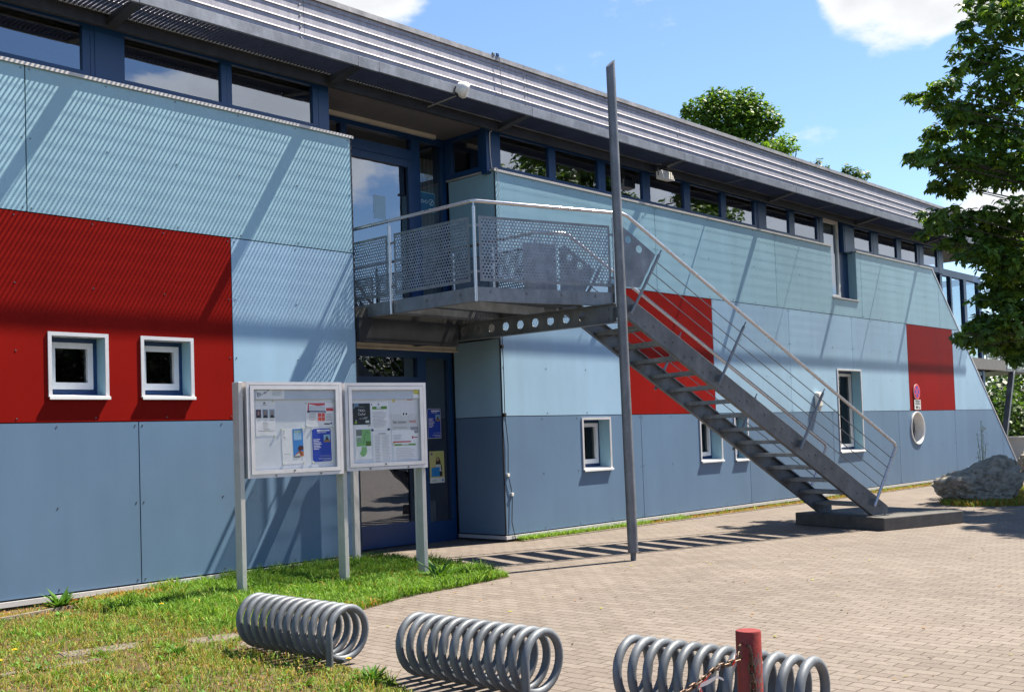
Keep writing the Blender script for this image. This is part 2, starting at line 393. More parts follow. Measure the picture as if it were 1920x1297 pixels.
mb = MB()
mb.prism([(24.65, Z1 + G), (27.42 - G, Z1 + G), (27.42 - G, Z2 - G), (24.28 + G, Z2 - G), (24.28 + G, z6), (24.65, z6)], XZ(0), (0, .012, 0))
rivets(mb, [(x, z) for x, z in edge_rivets(24.28, 27.42, Z1, Z2) if x > 24.72 or z > 2.97]); mb.build('cladding_panel', [M['sky'], M['screw']], B, smooth=False)
panel(27.42, 30.47, Z1, Z2, 'red', label='red panel above the round porthole window')
panel(30.47, 0, Z1, Z2, 'sky', slant=True)
# lower row
panel(-1, 2.5, ZB, Z1, 'slate'); panel(2.5, 6.18, ZB, Z1, 'slate'); panel(6.18, 9.35, ZB, Z1, 'slate')
W3 = (14.11, 14.87, 1.02, 1.875)
W4 = (17.65, 18.41, 1.02, 1.875); W5 = (18.886, 19.40, 1.0, 1.875)
panel(12.19, 15.77, ZB, Z1, 'slate', [W3])
panel(15.77, 19.44, ZB, Z1, 'slate', [W4, W5])
PH = (27.82, 1.478, .40)
mb = MB(); mb.prism([(19.44 + G, ZB + G), (23.12 - G, ZB + G), (23.12 - G, Z1 - G), (19.44 + G, Z1 - G)], XZ(0), (0, .012, 0)); rivets(mb, edge_rivets(19.44, 23.12, ZB, Z1)); mb.build('cladding_panel', [M['slate'], M['screw']], B, smooth=False)
mb = MB()
mb.prism([(23.12 + G, ZB + G), (26.69 - G, ZB + G), (26.69 - G, Z1 - G), (W6[1], Z1 - G), (W6[1], W6[2]), (W6[0], W6[2]), (W6[0], Z1 - G), (23.12 + G, Z1 - G)], XZ(0), (0, .012, 0))
rivets(mb, [(x, z) for x, z in edge_rivets(23.12, 26.69, ZB, Z1) if x < 23.36 or x > 24.72 or z < .9]); mb.build('cladding_panel', [M['slate'], M['screw']], B, smooth=False)
panel(26.69, 30.4, ZB, Z1, 'slate', circ=PH)
mb = MB(); mb.prism([(30.4 + G, ZB + G), (34.1 - G, ZB + G), (34.1 - G, 5.79 - (34.1 - 29.2) / 1.0985 - G), (END(Z1) - G, Z1 - G), (30.4 + G, Z1 - G)], XZ(0), (0, .012, 0)); rivets(mb, [(x, z) for x, z in edge_rivets(30.4, 34.1, ZB, Z1) if x < END(z) - .06]); mb.build('cladding_panel', [M['slate'], M['screw']], B, smooth=False)
mb = MB(); mb.prism([(34.1 + G, ZB + G), (END(ZB) - G, ZB + G), (34.1 + G, 5.79 - (34.1 - 29.2) / 1.0985 - G)], XZ(0), (0, .012, 0)); mb.build('cladding_panel', [M['slate']], B, smooth=False)
# recess side panels (x = 12.19 faces -x, x = 9.35 faces +x)
for xx, sx in ((12.19, 1), (9.35, -1)):
    for z0, z1, mm in ((ZB, Z1, 'slate'), (Z1, Z2, 'sky'), (Z2, ZT, 'aqua')):
        mb = MB(); mb.prism([(.016, z0 + G), (1.03, z0 + G), (1.03, z1 - G), (.016, z1 - G)], lambda a, b: (xx, a, b), (.012 * sx, 0, 0))
        mb.build('cladding_panel', [M[mm]], B, smooth=False)
# dark backing wall behind the joints, with openings
mb = MB()
def backing(x0, x1, z0, z1, holes):
    mb.plate([(x0, z0), (x1, z0), (x1, z1), (x0, z1)], [[(a, c), (b, c), (b, d), (a, d)] for a, b, c, d in holes], XZ(.04), (0, .06, 0))
backing(-1, 9.33, -.1, 5.70, W1)
mb.plate([(12.21, -.1), (35.5, -.1), (29.18, 5.70), (NOTCH[1], 5.70), (NOTCH[1], NOTCH[2]), (NOTCH[0], NOTCH[2]), (NOTCH[0], 5.70), (12.21, 5.70)],
         [[(a, c), (b, c), (b, d), (a, d)] for a, b, c, d in (W3, W4, W5, W6)] + [circle(PH[0], PH[1], .39, 40)], XZ(.04), (0, .06, 0))
mb.box(12.205, 12.26, .1, 1.03, -.1, 5.7); mb.box(9.28, 9.335, .1, 1.03, -.1, 5.7)
mb.build('backing_wall', M['dark'], B, smooth=False)
# slanted end trim, corner strips
mb = MB()
mb.prism([(END(.1), .1), (END(.1) + .05, .1), (END(ZT) + .05, ZT), (END(ZT), ZT)], XZ(-.012), (0, .14, 0))
mb.build('end_trim', M['silver'], B)
mb = MB()
mb.box(12.178, 12.196, -.004, .012, ZB, ZT); mb.build('corner_strip', M['dark'], B)
mb = MB(); mb.box(9.344, 9.362, -.004, .012, ZB, ZT); mb.build('corner_strip', M['dark'], B)
# base rail and plinth
mb = MB()
mb.box(-1, 9.37, -.03, .035, .04, .092); mb.box(12.16, END(.06), -.03, .035, .04, .092); mb.box(12.16, 12.21, .035, 1.02, .04, .092); mb.box(9.33, 9.37, .035, 1.02, .04, .092)
mb.build('base_rail', M['silver'], B)
mb = MB(); mb.box(-1, 9.33, .012, .038, -.2, .04); mb.box(12.2, END(0), .012, .038, -.2, .04); mb.box(12.2, 12.24, .038, 1.02, -.2, .04)
mb.build('plinth', M['plinth'], B)
# parapet caps
mb = MB()
for a, b in ((-1, 9.38), (12.15, NOTCH[0] + .01), (NOTCH[1] - .01, END(ZT) + .04)):
    mb.box(a, b, -.030, .14, ZT, ZT + .022); mb.box(a, b, -.030, -.025, ZT - .015, ZT)
mb.box(12.15, 12.33, .14, 1.05, ZT, ZT + .022); mb.box(9.2, 9.38, .14, 1.05, ZT, ZT + .022)
mb.box(NOTCH[0] - .02, NOTCH[1] + .04, -.034, .24, NOTCH[2] - .03, NOTCH[2])
mb.build('parapet_cap', M['post'], B)
# structural upper wall band, floors, rooms, roof
mb = MB()
mb.box(-1, 35, .1, 9, 3.12, 3.44); mb.box(-1, 33.45, .16, 9, 6.46, 7.36)      # slabs
mb.box(-1, 35, 6, 6.2, -.1, 6.46); mb.box(-1.2, -1, .1, 9, -.1, 7.2); mb.box(30.3, 30.5, 1.0, 9, 0, 6.46)
mb.box(-1, 9.28, .1, .2, 3.44, 5.70); mb.box(12.26, NOTCH[0], .1, .2, 3.44, 5.70); mb.box(NOTCH[1], 29.1, .1, .2, 3.44, 5.70)
mb.box(-1, 35, .9, 6, -.15, -.02)
for xx in (11.0, 19.5, 26.0): mb.box(xx + 1.6, xx + 1.75, 1.3, 6, -.02, 3.12)
mb.build('interior_structure', M['room'], B, smooth=False)
for xx in (15.55, 19.0, 24.0): mb = MB(); mb.tube([(xx, 1.2, 3.44), (xx, 1.2, 6.46)], .16, 20); mb.build('interior_column', M['cream'], B)

# ---- canopy grating, lip, brackets
ZG = 6.465
mb = MB(); x = -.9
while x < 33.3:
    mb.box(x - .002, x + .002, -.69, -.145, ZG, ZG + .034); x += .0537
for k in range(13): mb.box(-.9, 33.3, -.63 + k * .0385 - .0013, -.63 + k * .0385 + .0013, ZG + .028, ZG + .031)
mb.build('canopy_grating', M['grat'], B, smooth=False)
mb = MB()
splits = [-1, 2.9, 5.9, 8.93, 9.28, 12.3, 16.4, 17.3, 18.1, 20.5, 24.6, 28.7, 32.8, 33.4]
for a, b in zip(splits[:-1], splits[1:]):
    dz = random.uniform(-.004, .004)
    mb.box(a + .004, b - .004, -.725, -.717, 6.445 + dz, 6.575 + dz); mb.box(a + .004, b - .004, -.717, -.685, 6.445 + dz, 6.451 + dz); mb.box(a + .004, b - .004, -.717, -.697, 6.569 + dz, 6.575 + dz)
mb.build('canopy_lip', M['galvl'], B, smooth=False)
mb = MB()
mb.box(-1, 33.4, -.10, -.045, 6.335, 6.50)
mb.box(-1, 33.4, -.142, -.10, ZG + .001, ZG + .036)
mb.box(-1, 33.4, -.045, -.02, 6.36, 6.40)
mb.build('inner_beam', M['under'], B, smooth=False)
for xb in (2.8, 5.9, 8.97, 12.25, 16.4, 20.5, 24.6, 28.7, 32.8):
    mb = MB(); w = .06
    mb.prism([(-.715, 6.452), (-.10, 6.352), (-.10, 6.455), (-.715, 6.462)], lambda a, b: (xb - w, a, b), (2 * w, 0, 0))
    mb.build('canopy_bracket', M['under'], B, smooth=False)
# thin tie bars seen as fine shadows
for xb in (18.6, 22.4, 26.6):
    mb = MB(); mb.box(xb - .008, xb + .008, -.716, -.145, 6.44, 6.455); mb.build('tie_bar', M['galvd'], B)
# ---- ribbed metal fascia
prof = []
zb, zt = 6.50, 7.43
def fy(z): return -.135 + (z - 6.55) * .05
rib = [6.615, 6.763, 6.911, 7.059, 7.207, 7.355]
prof.append((fy(zb), zb))
for z in rib:
    prof += [(fy(z), z), (fy(z) - .014, z + .004), (fy(z) - .013, z + .010), (fy(z + .026), z + .026)]
prof.append((fy(zt), zt))
mb = MB(); xs = [-1, 8.55, 12.9, 17.2, 21.6, 26.0, 30.2, 33.5]
for a, b in zip(xs[:-1], xs[1:]):
    for (y0, z0), (y1, z1) in zip(prof[:-1], prof[1:]):
        mb.face([(a + .003, y0, z0), (b - .003, y0, z0), (b - .003, y1, z1), (a + .003, y1, z1)])
    for z in rib:
        for q in (.5,):
            zz = z - .04; mb.disc((b - .06, fy(zz) - .001, zz), (0, -1, .2), .014, 1, 8, .008)
    mb.box(b - .02, b + .02, fy(6.7) - .004, fy(6.7) - .003, 6.62, 6.63, 1)
mb.face([(-1, fy(zb), zb), (33.5, fy(zb), zb), (33.5, .2, zb), (-1, .2, zb)])
mb.face([(33.5, y, z) for y, z in prof] + [(33.5, .35, zt), (33.5, .35, zb)])
mb.build('ribbed_fascia', [M['alu'], M['screw']], B, smooth=False)
mb = MB()
xs = [-1 + 4.0 * k for k in range(10)]
for a, b in zip(xs[:-1], xs[1:]):
    a2, b2 = max(a, -1) + .002, min(b, 33.55) - .002
    mb.box(a2, b2, -.125, -.119, 7.425, 7.495); mb.box(a2, b2, -.119, .5, 7.485, 7.495)
mb.box(-1, 33.5, -.09, -.08, 7.40, 7.47)
mb.build('roof_coping', M['coping'], B, smooth=False)
mb = MB(); mb.box(-1, 33.5, -.07, 9, 7.37, 7.48); mb.build('roof', M['plinth'], B, smooth=False)

# ---- ribbon windows
def win_frame(name, x0, x1, z0, z1, y0, y1, w, m, parent=B, wb=None):
    mb = MB(); wb = wb or w
    mb.box(x0, x0 + w, y0, y1, z0, z1); mb.box(x1 - w, x1, y0, y1, z0, z1)
    mb.box(x0 + w, x1 - w, y0, y1, z1 - w, z1); mb.box(x0 + w, x1 - w, y0, y1, z0, z0 + wb)
    return mb.build(name, m, parent, smooth=False)
def pane(x0, x1, z0, z1, y, parent, m='glass'):
    mb = MB(); mb.face([(x0, y, z0), (x1, y, z0), (x1, y, z1), (x0, y, z1)]); return mb.build('pane', M[m], parent, smooth=False)
gl = [(1.0, 2.6), (2.9, 4.2), (4.35, 5.64), (6.14, 7.41), (7.56, 8.80)]
gr = [(12.42, 13.59), (13.76, 14.9), (15.1, 16.21), (16.44, 17.55), (17.76, 18.87), (19.05, 20.16), (20.65, 21.64), (21.88, 22.93), (24.82, 25.75), (26.15, 27.25), (27.52, 28.53), (28.96, 29.9)]
def ribbon(gls, lo, hi):
    e = []
    for i, (a, b) in enumerate(gls):
        l = (gls[i - 1][1] + a) / 2 if i and a - gls[i - 1][1] < .3 else a - .09
        r = (gls[i + 1][0] + b) / 2 if i + 1 < len(gls) and gls[i + 1][0] - b < .3 else b + .09
        e.append((l + .001, r - .001))
    prev = lo
    for (a, b), (l, r) in zip(gls, e):
        if l - prev > .05:
            mb = MB(); mb.box(prev + .001, l - .001, .075, .2, 5.70, 6.455); mb.box(prev + .05, l - .05, .068, .075, 5.72, 6.40) if l - prev > .25 else None
            mb.build('window_post', M['blue'], B, smooth=False)
        mb = MB()
        mb.box(l, a, .08, .16, 5.71, 6.44); mb.box(b, r, .08, .16, 5.71, 6.44); mb.box(a, b, .08, .16, 6.355, 6.44); mb.box(a, b, .08, .16, 5.71, 5.845)
        f = mb.build('ribbon_window', M['blue'], B, smooth=False)
        pane(a, b, 5.845, 6.355, .115, f)
        prev = r
    if hi - prev > .05:
        mb = MB(); mb.box(prev + .001, hi, .075, .2, 5.70, 6.455); mb.build('window_post', M['blue'], B, smooth=False)
ribbon(gl, -1, 9.06)
ribbon(gr[:8], 12.10, 23.22)
ribbon(gr[8:], 24.24, 30.3)
# returns of the ribbon into the recess
for xx, x1 in ((12.14, 12.24), (8.98, 9.06)):
    mb = MB()
    mb.box(xx, x1, .2, .30, ZT + .03, 6.455); mb.box(xx, x1, .92, 1.05, ZT + .03, 6.455); mb.box(xx, x1, .3, .92, 6.36, 6.455); mb.box(xx, x1, .3, .92, ZT + .03, 5.84)
    f = mb.build('ribbon_window', M['blue'], B, smooth=False)
    mb = MB(); xm = (xx + x1) / 2; mb.face([(xm, .3, 5.84), (xm, .92, 5.84), (xm, .92, 6.36), (xm, .3, 6.36)]); mb.build('pane', M['glass'], f, smooth=False)
# tall window in the notch
mb = MB(); nx0, nx1 = NOTCH[0], NOTCH[1]
mb.box(nx1 - .012, nx1, .013, .3, NOTCH[2], ZT - .01); mb.build('notch_reveal', M['aqua'], B, smooth=False); mb = MB(); mb.box(nx0, nx0 + .012, .013, .3, NOTCH[2], ZT - .01)
mb.build('notch_reveal', M['aqua'], B, smooth=False)
mb = MB(); mb.box(23.22, 23.30, .18, .30, NOTCH[2], 6.455); mb.box(24.16, 24.67, .20, .30, NOTCH[2], 6.455)
f = mb.build('tall_window', M['blue'], B, smooth=False)
win_frame('sash', 23.30, 24.16, NOTCH[2] + .005, 6.42, .17, .26, .075, M['white'], f, .1)
pane(23.375, 24.085, NOTCH[2] + .105, 6.345, .21, f)
mb = MB()
for k in range(40): mb.box(23.38, 24.08, .30, .315, 4.75 + k * .04, 4.75 + k * .04 + .03)
mb.build('blind', M['hood'], f, smooth=False)

# ---- small punched windows
def punched(x0, x1, z0, z1, depth=.20, tall=False):
    mb = MB(); t = .028; e = .002
    # casing flange + reveal
    mb.box(x0 - .012, x0 + t, -.016, depth, z0, z1 + .012); mb.box(x1 - t, x1 + .012, -.016, depth, z0, z1 + .012)
    mb.box(x0 + t, x1 - t, -.016, depth, z1 - t, z1 + .012)
    w = mb.build('window', M['silver'], B, smooth=False)
    mb = MB(); mb.box(x1 - t - .003, x1 - t, -.005, depth, z0 + .03, z1 - t - .001); mb.build('reveal', M['aqua'], w, smooth=False); mb = MB(); mb.box(x0 + t, x0 + t + .003, -.005, depth, z0 + .03, z1 - t - .001)
    mb.build('reveal', M['aqua'], w, smooth=False)
    win_frame('frame', x0 + t + .003, x1 - t - .003, z0 + .03, z1 - t - .001, depth - .02, depth + .06, .05, M['blue'], w)
    win_frame('sash', x0 + t + .055, x1 - t - .055, z0 + .085, z1 - t - .055, depth - .035, depth + .05, .062, M['white'], w, .075)
    pane(x0 + t + .117, x1 - t - .117, z0 + .16, z1 - t - .117, depth + .012, w, 'dark_glass')
    mb = MB(); mb.hexa([(x0 - .014, -.045, z0 - .012), (x1 + .014, -.045, z0 - .012), (x1 + .014, depth - .02, z0 + .012), (x0 - .014, depth - .02, z0 + .012), (x0 - .014, -.045, z0 - .002), (x1 + .014, -.045, z0 - .002), (x1 + .014, depth - .02, z0 + .029), (x0 - .014, depth - .02, z0 + .029)])
    mb.box(x0 - .014, x1 + .014, -.047, -.041, z0 - .035, z0 - .004)
    mb.build('sill', M['white'], w, smooth=False)
    return w
for q in W1: punched(*q)
for q in (W3, W4, W5): punched(*q, depth=.24)
punched(*W6, depth=.24)
# porthole
mb = MB(); n = 48; cx, cz = PH[0], PH[1]
ringp = [(.425, -.03), (.425, .012), (.40, .012), (.40, .24), (.385, .24), (.385, .0), (.40, -.03)]
for k in range(n):
    a0, a1 = 2 * math.pi * k / n, 2 * math.pi * (k + 1) / n
    for (r0, y0), (r1, y1) in zip(ringp, ringp[1:] + ringp[:1]):
        mb.face([(cx + r0 * math.cos(a0), y0, cz + r0 * math.sin(a0)), (cx + r0 * math.cos(a1), y0, cz + r0 * math.sin(a1)), (cx + r1 * math.cos(a1), y1, cz + r1 * math.sin(a1)), (cx + r1 * math.cos(a0), y1, cz + r1 * math.sin(a0))])
w = mb.build('porthole_window', M['white'], B)
w['label'] = 'round porthole window in a white ring'
mb = MB(); mb.face([(a, .22, b) for a, b in circle(cx, cz, .388, 40)]); mb.build('pane', M['glass'], w, smooth=False)
# ---- recess: soffits, headers, doors
mb = MB(); mb.box(9.06, 12.14, -.06, 1.06, 6.42, 6.456); mb.build('recess_soffit', M['soffit'], B, smooth=False)
mb = MB(); mb.box(9.06, 11.85, .93, .99, 6.36, 6.42); mb.build('soffit_trim', M['cream'], B, smooth=False)
mb = MB(); mb.box(9.34, 12.18, .96, 1.08, 2.985, 3.12); mb.box(9.34, 12.19, .93, .96, 2.975, 3.0); mb.build('door_header', M['cream'], B, smooth=False)
mb = MB(); mb.box(9.34, 12.19, .0, 1.2, 3.12, 3.44); mb.build('recess_slab', M['plinth'], B, smooth=False)
YD = 1.08
def doorset(z0, zt, head, lower):
    # frame of the glazed door wall
    mb = MB(); fr = .09
    mb.box(9.34, 9.44, YD, YD + .1, z0, zt); mb.box(11.44, 11.62, YD, YD + .1, z0, zt); mb.box(12.10, 12.19, YD, YD + .1, z0, zt)
    mb.box(9.44, 11.44, YD, YD + .1, zt - .1, zt); mb.box(11.62, 12.10, YD, YD + .1, zt - .1, zt)
    mb.box(9.44, 11.44, YD, YD + .1, head, head + .16)
    mb.box(11.62, 12.10, YD, YD + .1, z0, z0 + (.32 if lower else .12))
    if not lower: mb.box(10.05, 10.17, YD, YD + .1, head + .16, zt - .1)
    f = mb.build('door_frame', M['blue'], B, smooth=False)
    pane(9.44, 11.44, head + .16, zt - .1, YD + .05, f); pane(11.62, 12.10, z0 + (.32 if lower else .12), zt - .1, YD + .05, f)
    # two leaves
    for a, b in ((9.45, 10.02), (10.04, 11.44)):
        mb = MB(); kick = .36 if lower else .14
        mb.box(a, a + .08, YD - .01, YD + .06, z0 + .02, head - .01); mb.box(b - .08, b, YD - .01, YD + .06, z0 + .02, head - .01)
        mb.box(a + .08, b - .08, YD - .01, YD + .06, head - .12, head - .01); mb.box(a + .08, b - .08, YD - .01, YD + .06, z0 + .02, z0 + kick)
        d = mb.build('door', M['blue'], B, smooth=False)
        pane(a + .08, b - .08, z0 + kick, head - .12, YD + .02, d)
        if b > 11:
            mb = MB(); xh = b - .055; zc = z0 + 1.05
            mb.tube([(xh, YD - .01, zc - .35), (xh, YD - .06, zc - .35), (xh, YD - .06, zc + .35), (xh, YD - .01, zc + .35)], .014, 8)
            mb.build('handle', M['dark'], d)
doorset(0.0, 2.98, 2.42, True)
doorset(3.47, 6.42, 5.98, False)
mb = MB()
for k in range(9):
    x = 11.66 + k * .048; mb.box(x, x + .022, YD + .18 + .01 * (k % 2), YD + .21, 3.55, 6.12)
mb.build('vertical_blind', M['blind'], B, smooth=False)
mb = MB()
for k in range(6): mb.box(11.66 + k * .07, 11.70 + k * .07, 1.42, 1.48, .12, .62)
mb.box(11.64, 12.08, 1.44, 1.46, .16, .58)
mb.build('radiator', M['cream'], B, smooth=False)
# ---- glazed bay at the far end
mb = MB(); yb = .3
for a, b in ((30.6, 30.75), (31.35, 31.45), (32.35, 32.55), (33.55, 33.74)): mb.box(a, b, yb, yb + .12, 0, 5.74)
mb.box(29.3, 33.75, yb - .005, yb + .13, 5.74, 5.93)
for z in (.1, 2.35, 2.95): mb.box(30.75, 33.55, yb + .01, yb + .11, z, z + .12)
mb.box(33.66, 33.74, yb + .12, 4.0, 5.74, 5.93); mb.box(33.66, 33.74, 2.0, 2.12, 0, 5.74)
f = mb.build('glazed_bay', M['blue'], B, smooth=False)
for a, b in ((30.75, 31.35), (31.45, 32.35), (32.55, 33.55)):
    pane(a, b, .22, 2.35, yb + .06, f); pane(a, b, 3.07, 5.74, yb + .06, f)
mb = MB(); mb.face([(33.7, yb + .12, .1), (33.7, 2.0, .1), (33.7, 2.0, 5.74), (33.7, yb + .12, 5.74)]); mb.build('pane', M['glass'], f, smooth=False)
# ---- balcony beyond the bay with slatted front and raking strut
mb = MB()
mb.box(33.86, 39.0, .28, 2.2, 3.12, 3.19)
bal = mb.build('balcony', M['galvd'], B, smooth=False)
mb = MB()
for k in range(8): mb.box(33.9, 39.0, .295, .31, 3.20 + k * .058, 3.235 + k * .058)
for xx in (33.88, 34.75, 35.6, 36.45, 37.3, 38.2): mb.box(xx, xx + .05, .27, .295, 3.12, 3.68)
mb.build('slat_screen', M['galv'], bal, smooth=False)
mb = MB(); mb.tube([(33.9, .3, 4.49), (39, .3, 4.49)], .03, 8); 
for xx in (34.6, 36.3, 38): mb.tube([(xx, .3, 3.7), (xx, .3, 4.49)], .022, 8)
mb.tube([(33.9, .3, 4.15), (39, .3, 4.15)], .016, 6)
mb.build('handrail', M['rail'], bal)
mb = MB(); mb.bar((36.25, .35, 3.12), (34.75, .35, -.05), (.0, .16, 0), (.17, 0, .08)); mb.build('strut', M['galv'], bal, smooth=False)

# ------------------------------------------------------------------ external stair
ang = R(17.6); U = Vector((math.cos(ang), -math.sin(ang), 0)); V = Vector((math.sin(ang), math.cos(ang), 0)); P0 = Vector((9.57, -2.09, 0))
def uv(u, v, z): return P0 + U * u + V * v + Vector((0, 0, z))
ST = thing('external_staircase', 'galvanised steel staircase with perforated landing rails climbing to the upper blue door', 'staircase', (13.5, -2.6, 0))
ZD = 3.475
poly = [Vector((9.57, -2.09, 0)), uv(2.2, 0, 0), uv(2.2, 1.45, 0), Vector((11.80, -1.15, 0)), Vector((11.80, .98, 0)), Vector((9.57, .98, 0))]
# deck grating clipped to the outline
def clip_span(pts, axis, c):
    xs = []
    for a, b in zip(pts, pts[1:] + pts[:1]):
        if (a[axis] - c) * (b[axis] - c) < 0:
            t = (c - a[axis]) / (b[axis] - a[axis]); xs.append(a[1 - axis] + t * (b[1 - axis] - a[1 - axis]))
    xs.sort(); return list(zip(xs[::2], xs[1::2]))
mb = MB(); y = -2.74
while y < .97:
    for a, b in clip_span(poly, 1, y): mb.box(a + .01, b - .01, y - .003, y + .003, ZD - .014, ZD - .004)
    y += .076
x = 9.6
while x < 12.1:
    for a, b in clip_span(poly, 0, x): mb.box(x - .0016, x + .0016, a + .01, b - .01, ZD - .034, ZD - .002)
    x += .034
mb.build('deck_grating', M['galvd'], ST, smooth=False)
# edge channels
def channel(mb, a, b, inward, z0, z1, t=.008, fl=.06):
    a, b, inward = Vector(a), Vector(b), Vector(inward).normalized()
    h = Vector((0, 0, 1))
    mb.bar(a + inward * t / 2 + h * (z0 + z1) / 2, b + inward * t / 2 + h * (z0 + z1) / 2, inward * t, h * (z1 - z0))
    for z in (z0 + t / 2, z1 - t / 2): mb.bar(a + inward * (t + fl / 2) + h * z, b + inward * (t + fl / 2) + h * z, inward * fl, h * t)
mb = MB()
channel(mb, (9.57, .98, 0), (9.57, -2.09, 0), (1, 0, 0), 3.30, 3.475)
channel(mb, poly[0], poly[1], V, 3.30, 3.475)
channel(mb, (11.80, -1.15, 0), (11.80, .98, 0), (-1, 0, 0), 3.30, 3.475)
channel(mb, poly[2], poly[3], -V, 3.30, 3.475)
for yy in (-1.3, -.4, .4): mb.box(9.65, 11.72, yy - .03, yy + .03, 3.31, 3.43)
for k in range(4):
    q = poly[0].lerp(poly[1], (k + .4) / 4.2) + Vector((0, 0, 3.42)); mb.disc(q, -V, .016, 0, 8, .012)
    q = Vector((9.57, -1.8 + k * .62, 3.40)); mb.disc(q, (-1, 0, 0), .016, 0, 8, .012)
mb.build('landing_frame', M['galv'], ST, smooth=False)
# castellated beam with round holes + cross beam
mb = MB(); YZ = lambda xx: (lambda a, b: (xx, a, b))
mb.plate([(-2.93, 3.045), (1.02, 3.045), (1.02, 3.29), (-2.93, 3.29)], [circle(.44 - .28 * k, 3.175, .062, 20) for k in range(11)], YZ(11.295), (.01, 0, 0))
mb.box(11.25, 11.295, -2.93, 1.02, 3.04, 3.052); mb.box(11.305, 11.35, -2.93, 1.02, 3.04, 3.052); mb.box(11.25, 11.295, -2.93, 1.02, 3.284, 3.296); mb.box(11.305, 11.35, -2.93, 1.02, 3.284, 3.296)
for zz in (3.10, 3.23):
    for yy in (-2.88, -2.80): mb.disc((11.294, yy, zz), (-1, 0, 0), .016, 0, 8, .012)
mb.build('castellated_beam', M['galvd'], ST, smooth=False)
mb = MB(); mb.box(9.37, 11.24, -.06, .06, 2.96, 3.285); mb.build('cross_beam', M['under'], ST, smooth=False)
# stringers
zb_ = lambda u: 3.11 - .655 * (u - 2.42)
for v0 in (.09, 1.27):
    mb = MB(); hh = .295; t = .012
    fn = lambda a, b: tuple(uv(a, v0, b))
    out = [(2.05, zb_(2.05)), (6.84, .215), (7.17, .215), (7.17, .34), (2.18, zb_(2.18) + hh), (2.05, zb_(2.05) + hh)]
    sgn = 1 if v0 < .5 else -1
    mb.prism(out, fn, V * (t * sgn))
    for k, dz in ((0, 0), (1, hh)):       # flanges
        a = uv(2.1, v0 + sgn * .035, zb_(2.1) + dz); b = uv(6.86, v0 + sgn * .035, zb_(6.86) + dz)
        if k: b = uv(7.12, v0 + sgn * .035, .36)
        d = (b - a).normalized(); up = V.cross(d).normalized()
        mb.bar(a, b, V * .06, up * .01)
    side = -V * sgn
    for k in range(15):                    # bolt heads where the treads are fixed
        u0 = 2.256 + .324 * k
        for du in (.06, .2):
            q = uv(u0 + du, v0, 3.475 - .2065 * (k + 1) - .015)
            mb.disc(q, side, .015, 0, 8, .012)
    mb.bar(uv(6.83, v0, .206), uv(7.12, v0, .206), V * .14, Vector((0, 0, .012)))
    mb.disc(uv(7.05, v0 - sgn * .045, .212), (0, 0, 1), .016, 0, 8, .025)
    mb.build('stringer', M['galvd'], ST, smooth=False)
# treads
for k in range(15):
    u0 = 2.256 + .324 * k; z = 3.475 - .2065 * (k + 1); mb = MB()
    mb.bar(uv(u0 + .005, .685, z - .012), uv(u0 + .012, .685, z - .012), V * 1.15, Vector((0, 0, .055)))
    mb.bar(uv(u0 + .262, .685, z - .012), uv(u0 + .272, .685, z - .012), V * 1.15, Vector((0, 0, .055)))
    for i in range(12):
        uu = u0 + .022 + .0212 * i; mb.bar(uv(uu, .11, z - .003), uv(uu, 1.26, z - .003), U * .004, Vector((0, 0, .032)))
    for i in range(9):
        v1 = .17 + .128 * i; mb.bar(uv(u0 + .012, v1, z + .008), uv(u0 + .262, v1, z + .008), V * .006, Vector((0, 0, .006)))
    for v1 in (.108, 1.262): mb.bar(uv(u0, v1, z - .014), uv(u0 + .27, v1, z - .014), V * .006, Vector((0, 0, .075)))
    mb.build('tread', M['tread'], ST, smooth=False)
# handrails
RH = 4.545
def rail(pts, name='handrail', r=.024):
    mb = MB(); out = []
    for i, p in enumerate(pts):
        p = Vector(p)
        if 0 < i < len(pts) - 1:
            a = (Vector(pts[i - 1]) - p).normalized(); b = (Vector(pts[i + 1]) - p).normalized()
            for t in (.0, .5, 1.0): out.append(p + a * .05 * (1 - t) + b * .05 * t)
        else: out.append(p)
    mb.tube(out, r, 12); return mb.build(name, M['rail'], ST)
zr = lambda u: RH - .648 * (u - 2.29)
rail([(9.57, .95, RH), (9.57, -2.09, RH), uv(2.29, 0, RH), uv(7.33, 0, zr(7.33)), uv(7.33 - .55, 0, zr(7.33) - .92)])
rail([(11.80, .95, RH), (11.80, -1.15, RH), uv(2.29, 1.46, RH), uv(7.33, 1.46, zr(7.33)), uv(7.33 - .55, 1.46, zr(7.33) - .92)])
# landing posts
def lpost(p):
    mb = MB(); p = Vector((p[0], p[1], 0)); mb.tube([p + Vector((0, 0, 3.29)), p + Vector((0, 0, RH - .07))], .022, 12)
    mb.tube([p + Vector((0, 0, RH - .07)), p + Vector((0, 0, RH - .02))], .009, 8); mb.build('landing_post', M['rail'], ST)
posts = [(9.545, .9), (9.545, -.52), tuple((P0 - V * .02 - U * .015)[:2]), tuple(uv(2.08, -.03, 0)[:2]), (11.825, .6), (11.825, -.25), (11.815, -1.13), tuple(uv(2.1, 1.48, 0)[:2])]
for p in posts: lpost(p)
